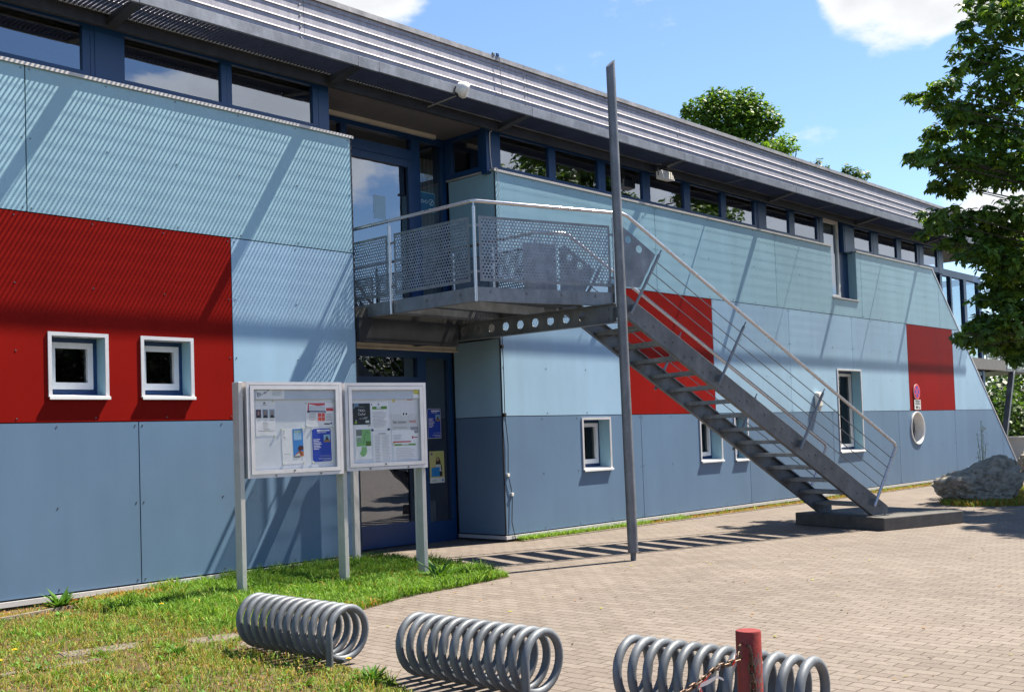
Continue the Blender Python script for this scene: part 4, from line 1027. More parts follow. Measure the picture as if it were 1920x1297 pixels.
nb2 = thing('post_frame', 'pale metal frame of two posts standing behind the notice board beside the lower door', 'frame', (9.24, -.66, 0))
A3 = Ax(Vector((9.38, -1.13, 0)), Vector((9.10, -.2, 0)))
for s_ in (0, .97):
    mb = MB(); abox(mb, A3, s_ - .025, s_ + .025, -.06, .06, -.05, 1.95); mb.build('post', M['post'], nb2, smooth=False, bevel=.004)
mb = MB(); abox(mb, A3, .03, .94, -.02, .02, 1.86, 1.93); mb.build('crossbar', M['post'], nb2, smooth=False)

# papers -------------------------------------------------------------
WHT, OFF, INK, GRY = (.82, .82, .84), (.70, .71, .74), (.06, .06, .07), (.36, .37, .40)
def lettering(body, P, s, z, size, colr, par, ex=1.0, off=-.004):
    cu = bpy.data.curves.new('lettering', 'FONT'); cu.body = body; cu.size = size
    ob = bpy.data.objects.new('tmp_text', cu); col.objects.link(ob)
    dg = bpy.context.evaluated_depsgraph_get(); me = bpy.data.meshes.new_from_object(ob.evaluated_get(dg))
    bpy.data.objects.remove(ob)
    o0 = base[par]
    for v in me.vertices: v.co = Vector(P(s + v.co.x * ex, off, z + v.co.y)) - o0
    me.materials.clear(); me.materials.append(flat(colr)); me.name = 'lettering'
    return link('lettering', me, par)
def paper(A, name, label, cat, s0, s1, z0, z1, els, off=.0105, bg=WHT, tilt=0., pins=True, pincol=(.72, .74, .66), curl=.0014):
    """els: (x0,y0,x1,y1,colour) in fractions, y from the bottom; extra polygons as ('poly', pts, colour)"""
    cs, cz = (s0 + s1) / 2, (z0 + z1) / 2; W_, H_ = s1 - s0, z1 - z0
    def P(fx, e, fy):
        x, y = (fx - .5) * W_, (fy - .5) * H_; ct, st_ = math.cos(tilt), math.sin(tilt)
        bulge = curl * math.sin(math.pi * min(max(fy, 0), 1)) * .6 + curl * (1 - fy) * (abs(fx - .5) * 2) ** 2 * .6
        return A.P(cs + x * ct - y * st_, off - bulge - e, cz + x * st_ + y * ct)
    mats = [flat(bg)]; idx = {}
    mb = MB(); n = 8
    for i in range(4):
        for j in range(n):
            mb.face([P(i / 4, 0, j / n), P((i + 1) / 4, 0, j / n), P((i + 1) / 4, 0, (j + 1) / n), P(i / 4, 0, (j + 1) / n)])
    for ei, e_ in enumerate(els):
        c_ = e_[-1]; ee = .0016 + .00026 * ei
        if c_ not in idx: idx[c_] = len(mats); mats.append(flat(c_))
        if e_[0] == 'poly': mb.face([P(px, ee, py) for px, py in e_[1]], idx[c_])
        else:
            x0, y0, x1, y1 = e_[:4]; k = max(1, int((y1 - y0) * 8 + .99))
            for j in range(k):
                a, b = y0 + (y1 - y0) * j / k, y0 + (y1 - y0) * (j + 1) / k
                mb.face([P(x0, ee, a), P(x1, ee, a), P(x1, ee, b), P(x0, ee, b)], idx[c_])
    o = mb.build(name, mats, None, smooth=False, loc=tuple(A.P(cs, off, z0))); tag(o, label, cat)
    if pins:
        for fx, fy in ((.03, .98), (.97, .98), (.03, .02), (.97, .02)) if pins is True else pins:
            mb = MB(); mb.disc(P(fx, .002, fy), -A.n, .013, 0, 12, .008); mb.build('pin', flat(pincol, .35), o)
    o_P = lambda s, e, z: P(s, .0105, z)
    return o, o_P
def lines(x0, x1, y0, y1, n, c=GRY, jag=.25):
    r_ = []
    for k in range(n):
        y = y1 - (y1 - y0) * (k + .5) / n; t = (y1 - y0) / n * .28
        r_.append((x0, y - t / 2, x0 + (x1 - x0) * (1 - random.random() * jag), y + t / 2, c))
    return r_
o, P = paper(A1, 'banner', 'white banner with the slanted dark letters RIO at the top of the left case', 'paper', .20, .535, 2.10, 2.212, [('poly', [(.02, .93), (.52, .93), (.10, .22), (.06, .18)], (.22, .27, .34)), ('poly', [(.03, .86), (.44, .86), (.09, .26)], WHT)] + lines(.56, .95, .3, .9, 5, (.30, .40, .42)), off=-.0055, pins=False, curl=.002)
lettering('RI', lambda s, e, z: P(s, 0, z), .05, .34, .42, (.10, .14, .22), o, .32)
lettering('o', lambda s, e, z: P(s, 0, z), .27, .5, .42, (.10, .14, .22), o, .36)
faces = []
for k in range(3):
    x0 = .02 + k * .34; faces += [(x0, .52, x0 + .26, .76, [(.10, .07, .12), (.22, .26, .32), (.30, .36, .44)][k]), ('poly', [(x0 + .02, .52), (x0 + .24, .52), (x0 + .19, .60), (x0 + .07, .60)], (.03, .035, .05)), ('poly', [(x0 + .09, .60), (x0 + .17, .60), (x0 + .18, .68), (x0 + .13, .72), (x0 + .08, .68)], (.38, .24, .19)), (x0 + .05, .44, x0 + .21, .455, GRY)]
paper(A1, 'staff_sheet', 'white sheet with three small dark portrait photos in the left case', 'paper', .20, .43, 1.705, 2.08, faces + [(.4, .92, .5, .97, (.25, .18, .2)), (.36, .88, .56, .895, GRY)] + lines(.35, .62, .22, .40, 6, GRY, .1) + [(.1, .14, .92, .155, GRY), (.38, .18, .68, .2, GRY)], pins=[(.92, 1.0), (.98, .0)])
paper(A1, 'flyer', 'landscape flyer with red and navy header and red square logo in the left case', 'flyer', .80, 1.145, 1.79, 2.06, [('poly', [(.05, .62), (.07, .97), (.68, .98), (.68, .90), (.42, .86), (.10, .93), (.10, .62)], (.62, .08, .10)), (.04, .58, .70, .66, (.03, .04, .12)), (.10, .66, .68, .86, (.60, .62, .68)), (.72, .66, .98, .78, (.60, .06, .08)), (.42, .25, .54, .40, (.80, .10, .08)), (.56, .42, .67, .56, (.80, .10, .08)), (.42, .42, .54, .56, (.80, .10, .08)), (.56, .25, .67, .40, (.80, .10, .08)), (.65, .10, .85, .15, INK), (.87, .12, .93, .18, (.05, .05, .2)), (.12, .59, .66, .63, (.45, .45, .55))] + lines(.1, .36, .25, .55, 5) + lines(.7, .95, .25, .55, 5), tilt=-.02)
paper(A1, 'flyer', 'white flyer with a bright blue picture strip in the left case', 'flyer', .50, .765, 1.395, 1.785, [(.50, .20, .97, .97, (.05, .24, .62)), (.55, .66, .90, .86, (.32, .52, .72)), (.56, .86, .92, .93, (.30, .42, .40)), ('poly', [(.50, .20), (.97, .20), (.97, .32), (.78, .36)], (.50, .16, .05)), ('poly', [(.50, .20), (.80, .20), (.78, .30)], (.66, .66, .68)), ('poly', [(.70, .44), (.80, .50), (.95, .49), (.97, .40), (.86, .36), (.74, .38)], (.08, .02, .025)), ('poly', [(.74, .38), (.78, .38), (.90, .24), (.87, .23)], (.08, .02, .025)), (.52, .18, .80, .21, INK), ('poly', [(.06, .94), (.16, .94), (.12, .82)], (.45, .45, .48)), ('poly', [(.085, .92), (.145, .92), (.12, .85)], WHT), (.08, .74, .16, .76, INK), (.08, .69, .22, .70, GRY), (.08, .28, .36, .29, GRY), (.86, .09, .90, .12, (.2, .2, .3))], tilt=.025)
BL = (.012, .055, .42)
blue_els = [(.03, .02, .97, .98, BL), (.60, .60, .93, .80, (.25, .42, .60)), (.60, .58, .93, .64, (.30, .17, .07)), ('poly', [(.68, .64), (.72, .72), (.77, .76), (.82, .70), (.86, .64)], (.03, .04, .04)), (.28, .90, .92, .945, (.75, .75, .8)), (.30, .855, .74, .875, (.6, .62, .75))] + [(.08, .655 - k * .046, (.42, .36, .46, .50, .40, .44, .34)[k], .675 - k * .046, (.70, .70, .8)) for k in range(7)] + [(.4, .16, .95, .175, (.2, .25, .55)), (.4, .19, .9, .2, (.2, .25, .55)), (.32, .10, .92, .115, (.45, .5, .7)), (.50, .06, .92, .075, (.45, .5, .7))]
paper(A1, 'poster', 'blue poster with small photo and white lines pinned in the left case', 'poster', .86, 1.11, 1.40, 1.78, blue_els, tilt=.015)
o, P = paper(A2, 'poster', 'black poster with white handwritten lettering in the right case', 'poster', .15, .365, 1.805, 2.045, [(.0, 0, 1, 1, (.015, .022, .028)), ('poly', [(0, .72), (.1, 1), (.34, 1), (.34, .82), (.2, .86)], (.14, .22, .32)), ('poly', [(.06, .05), (.14, .16), (.2, .16), (.28, .05)], (.22, .40, .05)), (.15, .16, .19, .24, (.6, .5, .45)), (.72, .08, .93, .19, (.55, .62, .58)), (.62, .31, .85, .345, GRY), (.36, .27, .80, .295, GRY), (.36, .83, .66, .845, GRY)], pins=False, tilt=.0)
lettering('TRIO-', lambda s, e, z: P(s, 0, z), .28, .60, .17, (.75, .75, .75), o, 1.0); lettering('Cache!', lambda s, e, z: P(s, 0, z), .28, .44, .16, (.75, .75, .75), o, .95)
paper(A2, 'leaflet', 'white leaflet with a pale green walking map in the right case', 'leaflet', .17, .375, 1.415, 1.795, [(.08, .38, .96, .88, (.20, .46, .17)), (.08, .70, .42, .88, (.16, .18, .18)), (.12, .50, .36, .66, (.25, .33, .27)), (.10, .64, .40, .69, (.62, .64, .66)), (.64, .38, .96, .52, (.07, .16, .035)), ('poly', [(.40, .36), (.66, .36), (.70, .22), (.58, .10), (.42, .06), (.24, .16), (.34, .24)], (.22, .46, .19))] + [('poly', [(a, b), (a + .025, b), (c_ + .025, d), (c_, d)], INK) for a, b, c_, d in ((.46, .44, .56, .60), (.56, .60, .52, .66), (.52, .66, .72, .82), (.72, .82, .86, .74))], tilt=.02, pins=[(.9, 1.0)], pincol=(.5, .52, .5))
paper(A2, 'list_sheet', 'upper white list sheet with a green landscape strip in the right case', 'paper', .372, .60, 1.735, 2.06, [(.1, .74, .92, .84, (.10, .26, .05)), (.34, .76, .58, .84, (.6, .66, .7)), (.42, .88, .5, .95, (.25, .22, .3)), (.06, .88, .1, .95, INK)] + lines(.1, .9, .1, .68, 12, (.48, .49, .52)), pins=[(.05, .02), (.96, .02)], pincol=(.02, .03, .12), tilt=.02)
paper(A2, 'list_sheet', 'lower white list sheet of close text lines in the right case', 'paper', .39, .625, 1.34, 1.725, lines(.1, .42, .05, .9, 19, (.38, .40, .45)) + lines(.48, .92, .05, .9, 19, (.55, .56, .6)) + [(.3, .92, .7, .935, INK)], pins=False, tilt=.012, off=.010)
o, P = paper(A2, 'poster', 'pale grey poster with black and red lettering Sei (m)ein Held and googly eyes', 'poster', .625, .985, 1.58, 2.085, [(.02, .0, .98, .66, (.62, .62, .64)), (.02, .0, .98, .30, WHT), (.70, .22, .98, .37, (.30, .30, .33)), (.72, .28, .94, .30, (.5, .5, .55)), (.06, .015, .70, .045, (.50, .04, .07)), (.74, .10, .80, .15, (.45, .03, .08)), (.81, .115, .95, .135, (.45, .03, .08)), (.60, .985, .80, 1.0, (.5, .05, .05)), ('poly', circle(.12, .985, .055, 14), (.62, .55, .22)), ('poly', [(.78, .60), (.95, .70), (.98, .66), (.80, .56)], (.68, .68, .72)), ('poly', [(.34 + .0, .655), (.36, .72), (.46, .735), (.50, .70), (.54, .735), (.64, .72), (.66, .655), (.58, .62), (.42, .62)], (.74, .74, .76)), ('poly', circle(.46, .665, .028, 14), (.01, .01, .01)), ('poly', circle(.56, .665, .028, 14), (.01, .01, .01))] + lines(.08, .62, .33, .38, 2) + lines(.08, .4, .07, .2, 4, (.4, .42, .55)), bg=OFF, pins=False)
lettering('Sei (m)ein', lambda s, e, z: P(s, 0, z), .07, .455, .085, INK, o, 1.35); lettering('Held!', lambda s, e, z: P(s, 0, z), .66, .465, .085, (.55, .02, .04), o, 1.3)
paper(A2, 'flyer', 'white text sheet with a green strip along its top in the right case', 'flyer', .65, .965, 1.335, 1.58, [(.04, .88, .92, .96, (.12, .30, .06)), (.34, .90, .62, .96, (.6, .66, .62))] + lines(.1, .9, .1, .8, 9, (.55, .56, .6)), pins=[(.04, .98)], pincol=(.62, .62, .40), off=.010)
paper(A2, 'sticker', 'small yellow green and white sticker on the right case header', 'sticker', .915, 1.02, 2.10, 2.215, [(.06, .42, .94, .95, (.52, .50, .05)), (.1, .86, .9, .95, (.6, .3, .1)), (.14, .58, .86, .74, (.66, .64, .18)), (.5, .36, .9, .40, (.2, .35, .2))], off=-.0055, pins=False, curl=.002)
# posters on the glazed doors
AD = Ax(Vector((0, YD - .005, 0)), Vector((1, YD - .005, 0)))
dy = .045
paper(AD, 'poster', 'blue poster with small photo on the glass beside the lower door', 'poster', 11.655, 11.94, 1.62, 2.09, [(0, 0, 1, 1, (.5, .5, .56))] + blue_els, off=dy, pins=False)
paper(AD, 'poster', 'yellow green poster of a person with a bright blue folder by the lower door', 'poster', 11.67, 11.985, .92, 1.42, [(.0, .0, 1, 1, (.55, .52, .22)), (.0, .0, 1, .16, (.62, .68, .66)), (.4, .5, .95, .95, (.48, .52, .16)), ('poly', [(.30, .20), (.86, .20), (.84, .50), (.70, .74), (.62, .82), (.48, .80), (.42, .62), (.36, .44)], (.03, .022, .02)), ('poly', circle(.56, .74, .07, 12), (.45, .28, .2)), ('poly', [(.40, .58), (.72, .58), (.80, .36), (.40, .36)], (.55, .6, .62)), ('poly', [(.10, .20), (.66, .20), (.68, .50), (.12, .48)], (.02, .22, .55)), (.1, .88, .22, .94, (.06, .14, .25)), (.12, .06, .45, .09, (.3, .4, .4)), (.80, .05, .92, .11, (.05, .16, .4))], off=dy, pins=False)
paper(AD, 'notice', 'pale blue sheet taped to the upper door glass', 'notice', 10.66, 10.90, 4.98, 5.34, [(.0, 0, 1, 1, (.42, .60, .74))], off=dy - .02, pins=False, curl=0)
o, P = paper(AD, 'notice', 'blue notice with white line icons on the glass beside the upper door', 'notice', 11.63, 11.96, 5.22, 5.53, [(0, 0, 1, 1, (.25, .45, .52)), (.02, .03, .98, .97, (.02, .12, .24))] + [('poly', circle(cx_, .52, r_, 18), c_) for cx_, r_, c_ in ((.17, .09, (.45, .6, .68)), (.17, .06, (.02, .12, .24)), (.42, .09, (.45, .6, .68)), (.42, .06, (.02, .12, .24)), (.75, .17, (.45, .6, .68)), (.75, .14, (.02, .12, .24)))] + [(.25, .50, .34, .54, (.45, .6, .68))], off=dy, pins=False, curl=0)
mb = MB()
mb.face([P(.66, 0, .42), P(.70, 0, .39), P(.85, 0, .62), P(.81, 0, .65)]); mb.face([P(.70, 0, .50), P(.80, 0, .50), P(.80, 0, .58), P(.70, 0, .58)]); mb.face([P(.56, 0, .16), P(.94, 0, .16), P(.94, 0, .19), P(.56, 0, .19)])
mb.build('icon', flat((.45, .6, .68)), o, smooth=False)

# ------------------------------------------------------------------ signs on the wall
sg = thing('no_stopping_sign', 'round red and blue no stopping sign on the red panel', 'traffic sign', (27.84, -.02, 2.41))
mb = MB(); mb.disc((27.84, -.012, 2.41), (0, -1, 0), .20, 0, 40, .012); mb.disc((27.84, -.0245, 2.41), (0, -1, 0), .193, 1, 40, .002)
for q in range(4):
    a0 = q * math.pi / 2; pts = []
    for k in range(9): a = a0 - .60 + 1.2 * k / 8; pts.append((27.84 + .145 * math.cos(a), -.028, 2.41 + .145 * math.sin(a)))
    pts.append((27.84 + .028 * math.cos(a0), -.028, 2.41 + .028 * math.sin(a0))); mb.face(pts, 2)
mb.build('disc', [flat((.7, .68, .7), .4), flat((.72, .04, .05), .4), flat((.03, .05, .42), .4)], sg, smooth=False)
sp = thing('towing_plate', 'small white plate with black text and tow truck symbol under the round sign', 'sign', (27.86, -.02, 1.945))
mb = MB(); mb.box(27.66, 28.06, -.02, -.010, 1.95, 2.205)
for k, (a, b) in enumerate(((.05, .36), (.08, .33), (.05, .37))): mb.box(27.66 + a, 27.66 + b, -.022, -.0195, 2.163 - k * .038, 2.183 - k * .038, 1)
mb.box(27.74, 27.96, -.022, -.0195, 2.052, 2.062, 2)
mb.prism([(27.74, 1.985), (27.86, 1.985), (27.86, 2.01), (27.98, 2.022), (27.99, 2.03), (27.85, 2.022), (27.82, 2.04), (27.76, 2.04), (27.74, 2.015)], XZ(-.022), (0, .0025, 0), 1)
for xx in (27.77, 27.84, 27.95): mb.disc((xx, -.0195, 1.985), (0, -1, 0), .013, 1, 10, .003)
mb.prism([(27.91, 1.985), (28.01, 1.97), (28.0, 1.99), (27.95, 2.005)], XZ(-.022), (0, .0025, 0), 1)
mb.build('plate', [flat((.70, .69, .70), .4), flat((.05, .05, .05)), flat(GRY)], sp, smooth=False)
wb = thing('wall_box', 'small pale rounded box on the blue wall behind the stair railing', 'wall box', (22.36, -.05, 1.98))
mb = MB(); mb.box(22.25, 22.47, -.12, -.006, 2.02, 2.36); mb.build('housing', M['lampbody'], wb, smooth=False, bevel=.04)
mb = MB(); mb.box(22.30, 22.42, -.10, -.006, 1.95, 2.02); mb.build('base_cap', M['lampbody'], wb, smooth=False, bevel=.015)

# ------------------------------------------------------------------ floodlights and cables
l1 = thing('floodlight', 'round white floodlight on a thin arm clipped to the canopy edge', 'floodlight', (10.74, -.78, 6.47))
mb = MB(); mb.tube([(10.72, -.03, 6.405), (10.72, -.74, 6.435), (10.725, -.80, 6.46)], .011, 8); mb.build('arm', M['cable'], l1)
mb = MB(); c0 = Vector((10.74, -.80, 6.50)); d = Vector((.55, -.55, -.35)).normalized()
mb.tube([c0 - d * .09, c0 - d * .085, c0 - d * .03, c0 + d * .0, c0 + d * .05, c0 + d * .075], [.03, .075, .10, .115, .115, .10], 20); mb.build('housing', M['lampbody'], l1)
mb = MB(); mb.disc(c0 + d * .076, d, .098, 0, 20, .004); mb.build('lens', flat((.6, .6, .58), .15), l1)
mb = MB(); mb.tube([c0 + Vector((-.06, .07, .04)), c0 + Vector((-.07, .04, -.09))], .02, 8); mb.build('clamp', M['dark'], l1)
l2 = thing('floodlight', 'boxy white floodlight hanging under the canopy in front of the ribbon windows', 'floodlight', (16.36, -.30, 6.25))
mb = MB(); mb.hexa([(16.18, -.42, 6.14), (16.52, -.42, 6.14), (16.52, -.24, 6.16), (16.18, -.24, 6.16), (16.18, -.36, 6.31), (16.52, -.36, 6.31), (16.52, -.24, 6.30), (16.18, -.24, 6.30)]); mb.build('housing', M['lampbody'], l2, smooth=False, bevel=.012)
mb = MB(); mb.face([(16.21, -.418, 6.155), (16.49, -.418, 6.155), (16.49, -.37, 6.295), (16.21, -.37, 6.295)]); mb.face([(16.21, -.424, 6.155), (16.49, -.424, 6.155), (16.49, -.376, 6.295), (16.21, -.376, 6.295)]); mb.build('lens', flat((.55, .53, .48), .2), l2, smooth=False)
mb = MB(); mb.tube([(16.17, -.30, 6.22), (16.17, -.28, 6.43), (16.53, -.28, 6.43), (16.53, -.30, 6.22)], .009, 6); mb.box(16.26, 16.44, -.34, -.26, 6.31, 6.36); mb.build('stirrup', M['dark'], l2)
def cable(pts, label, r=.006, extras=(), m='cable'):
    o = thing('cable', label, 'cable', pts[0]); mb = MB(); mb.tube(pts, r, 6); mb.build('wire', M[m], o)
    for (x_, y_, z_, mm) in extras: mb = MB(); mb.box(x_ - .025, x_ + .025, y_ - .02, y_ + .012, z_ - .025, z_ + .025); mb.build('clip_box', M[mm], o, smooth=False, bevel=.006)
    return o
cable([(12.23, -.06, 7.51), (12.24, -.14, 7.48), (12.24, -.155, 7.1), (12.23, -.20, 6.6)], 'thin cable hanging down the ribbed roof edge from a blue clamp', .006, [(12.21, -.12, 7.52, 'blue'), (12.12, -.115, 7.51, 'galvd')])
cable([(12.20, -.02, 6.40), (12.16, .05, 6.33), (12.17, .062, 6.0), (12.19, .055, 5.79), (12.21, -.045, 5.76), (12.24, -.02, 5.6), (12.25, -.018, 4.3)], 'thin pale cable running down the blue corner post onto the aqua panel', .006, m='lampbody')
cable([(12.215, -.02, 3.2), (12.225, -.02, 2.6), (12.22, -.02, 1.95), (12.27, -.02, 1.5), (12.25, -.02, 1.02), (12.33, -.02, .72), (12.30, -.02, .3), (12.34, -.05, .02)], 'dark cable with small clip boxes down the corner beside the lower door', .007, [(12.215, -.014, 3.0, 'dark'), (12.22, -.014, 1.95, 'dark'), (12.25, -.014, 1.02, 'lampbody'), (12.33, -.014, .72, 'lampbody')], 'dark')
cable([(16.9, -.12, 6.43), (16.6, -.2, 6.45), (16.4, -.30, 6.46), (16.2, -.5, 6.45), (16.0, -.68, 6.45)], 'dark cable looping under the canopy to the boxy floodlight', .006, m='dark')

# ------------------------------------------------------------------ red bollard, chain, tape
bx, by, bt = 4.146, -8.99, .75
bo = thing('bollard', 'scratched red steel bollard standing before the last bicycle rack', 'bollard', (bx, by, 0))
mb = MB(); mb.tube([(bx, by, -.02), (bx, by, bt - .006), (bx, by, bt)], [.0545, .0545, .0515], 36); mb.build('post', M['bollard'], bo)
view = Vector((-.80, -.60, 0)); right = Vector((.6, -.8, 0))
mb = MB()
for k in range(60):                 # bare scratches on the sunny side
    t = random.uniform(.35, .62); a = math.atan2(view.y, view.x) + random.uniform(.12, .85); z = random.uniform(.36, bt - .11); l = random.uniform(.012, .05); w = random.uniform(.002, .009)
    q = lambda aa, zz: (bx + .0551 * math.cos(aa), by + .0551 * math.sin(aa), zz)
    mb.face([q(a, z), q(a + w / .055 * 1.6, z + w * .5), q(a + .25 * l / .05 + w / .055 * 1.5, z + l), q(a + .25 * l / .05, z + l - w * .5)])
mb.build('scratch', M['scratch'], bo, smooth=False)
sh = Vector((bx, by, .672)) + view * .05 - right * .018
mb = MB(); mb.tube([sh + view * .0 + Vector((0, 0, .03)) - right * .02, sh + view * .035 + Vector((0, 0, .026)) - right * .03, sh + view * .04 - Vector((0, 0, .02)) - right * .03, sh + view * .012 - Vector((0, 0, .03)) - right * .02], .0055, 8)
mb.tube([sh + Vector((0, 0, .02)) + right * .005, sh + view * .03 + Vector((0, 0, .024)) + right * .012, sh + view * .032 - Vector((0, 0, .012)) + right * .022, sh + right * .02 - Vector((0, 0, .02))], .005, 8)
mb.build('shackle', M['chain'], bo)
def chain_links(pts, pitch=.034):
    mb = MB(); L_ = 0; k = 0; segs = []
    P_ = [Vector(p) for p in pts]; acc = [0]
    for a, b in zip(P_[:-1], P_[1:]): acc.append(acc[-1] + (b - a).length)
    def at(s):
        for i in range(len(P_) - 1):
            if s <= acc[i + 1]: return P_[i].lerp(P_[i + 1], (s - acc[i]) / (acc[i + 1] - acc[i])), (P_[i + 1] - P_[i]).normalized()
        return P_[-1], (P_[-1] - P_[-2]).normalized()
    s = pitch / 2
    while s < acc[-1]:
        c_, d_ = at(s); up = Vector((0, 0, 1)) if abs(d_.z) < .8 else view
        a_ = d_.cross(up).normalized(); b_ = d_.cross(a_).normalized(); e = a_ if k % 2 else b_
        e = (e + (a_ if not k % 2 else b_) * .35).normalized()
        loop = [c_ + d_ * (math.copysign(.0135, math.cos(q)) + .0115 * math.cos(q)) * .95 + e * .0118 * math.sin(q) for q in [2 * math.pi * i / 14 + .01 for i in range(14)]]
        mb.tube(loop, .0042, 8, closed=True); s += pitch; k += 1
    return mb
ch = thing('chain', 'rusty steel chain running from the red bollard down towards the photo edge', 'chain', (bx - .05, by - .03, .62))
p0 = sh + view * .03 - right * .035
p1, p2 = Vector((3.88, -8.99, .635)), Vector((3.66, -8.975, .575))
pts = [p0, p0 + Vector((-.03, -.01, -.03)), Vector((3.99, -9.0, .645)) + Vector((0, 0, -.005)), p1, Vector((3.77, -8.985, .60)), p2, Vector((3.45, -8.96, .53)), Vector((3.1, -8.92, .48)), Vector((2.6, -8.85, .46)), Vector((2.0, -8.77, .50)), Vector((1.2, -8.66, .66))]
chain_links(pts).build('link_run', M['chain'], ch)
q0 = sh + view * .012 + right * .018
chain_links([q0 - Vector((0, 0, .02)), q0 + view * .006 + right * .006 - Vector((0, 0, .2)), q0 + view * .006 + right * .012 - Vector((0, 0, .42))], .037).build('hanging_end', M['chain'], ch)
def tape(name, label, c_, parts):
    o = thing(name, label, 'barrier tape', tuple(c_))
    for nm, m_, strip in parts:
        mb = MB()
        for (a, b, w) in strip:
            a, b = Vector(c_) + Vector(a), Vector(c_) + Vector(b); s_ = Vector((.2, -.3, 1)).normalized() * w
            mid = (a + b) / 2 + Vector((random.uniform(-.006, .006), -.004, random.uniform(-.006, .006)))
            mb.face([a - s_ * .5, mid - s_ * .6, mid + s_ * .6, a + s_ * .5]); mb.face([mid - s_ * .6, b - s_ * .35, b + s_ * .35, mid + s_ * .6])
        mb.build(nm, M[m_], o)
r3 = right
tape('barrier_tape', 'short knot of red tape on the chain just below the bollard shackle', (3.98, -9.012, .655), [('knot', 'tape_r', [((-.02, -.006, -.03), (.018, -.008, .025), .022), ((-.012, -.012, -.025), (.004, -.012, .03), .016), ((.0, .004, -.02), (.02, .0, .01), .018)])])
tape('barrier_tape', 'frayed red and white tape hanging lower on the rusty chain', (3.775, -9.0, .60), [('red_end', 'tape_r', [((-.05, -.006, -.01), (.03, -.01, .03), .018), ((-.045, -.01, -.02), (-.03, -.014, -.085), .02)]), ('white_end', 'tape_w', [((-.05, -.012, -.005), (.075, -.02, .012), .02), ((.06, -.016, .01), (.10, -.02, .07), .006), ((.07, -.016, .01), (.115, -.02, -.012), .008), ((-.04, -.012, -.02), (-.055, -.014, -.055), .014)])])

# ------------------------------------------------------------------ boulders
def boulder(loc, dims, rot, label, seed, ridge=1.0, slope=.0):
    bm = bmesh.new(); bmesh.ops.create_icosphere(bm, subdivisions=6, radius=1)
    o_ = Vector((seed * 7.1, seed * 3.3, seed))
    rb = random.Random(seed); pl = []
    for k in range(15):
        q = Vector((rb.gauss(0, 1), rb.gauss(0, 1), rb.gauss(.1, .8))).normalized(); pl.append((q, rb.uniform(.68, .92)))
    pl.append((Vector((-.35, 0, 1)).normalized(), .72)); pl.append((Vector((0, -1, .12)).normalized(), .8))
    for v in bm.verts:
        p = v.co.copy(); r_ = 1.0
        for q, d in pl:
            c = q.dot(p)
            if c > .05: r_ = min(r_, d / c)
        n1 = noise.fractal(p * 1.8 + o_, 1, 2.1, 5); n2 = noise.ridged_multi_fractal(p * 3.0 + o_, .9, 2.2, 6, 1, 2); n4 = noise.fractal(p * 9 + o_, .8, 2.1, 6)
        dd = noise.voronoi(p * 2.3 + o_ * 2)[0]
        r_ *= 1 + .09 * n1 + .045 * ridge * (n2 - 1.2) + .035 * n4 - .05 * max(0, 1 - (dd[1] - dd[0]) / .12)
        q = p * r_; q.z *= 1 + slope * q.x
        v.co = Vector((q.x * dims[0], q.y * dims[1], q.z * dims[2]))
    me = bpy.data.meshes.new('boulder'); bm.to_mesh(me); bm.free(); me.materials.append(M['rock'])
    me.polygons.foreach_set('use_smooth', [True] * len(me.polygons)); me.set_sharp_from_angle(angle=R(30))
    o = bpy.data.objects.new('boulder', me); col.objects.link(o); o.location = loc; o.rotation_euler = (0, 0, rot); base[o] = Vector(loc)
    return tag(o, label, 'boulder')
M['rock'] = mat('rock', (.27, .245, .205), .85, var=.6, scale=7, bump=1.0, bscale=30)
boulder((22.28, -3.5, .22), (.92, .70, .66), R(-47), 'large rough grey boulder with weeds at its foot near the wall end', 2, 1.2, .26)
boulder((32.7, -1.45, .3), (.6, .55, .6), R(-30), 'second grey boulder half out of the photo past the cladding end', 5, 1, 0)
mb = MB(); mb.box(37.6, 37.9, -6, 1.3, 0, .98); mb.box(37.55, 37.95, -6, 1.3, .98, 1.04)
o = mb.build('garden_wall', M['white'], None, smooth=False, loc=(37.75, -2, 0)); tag(o, 'low white garden wall beyond the slanted end of the building', 'wall')

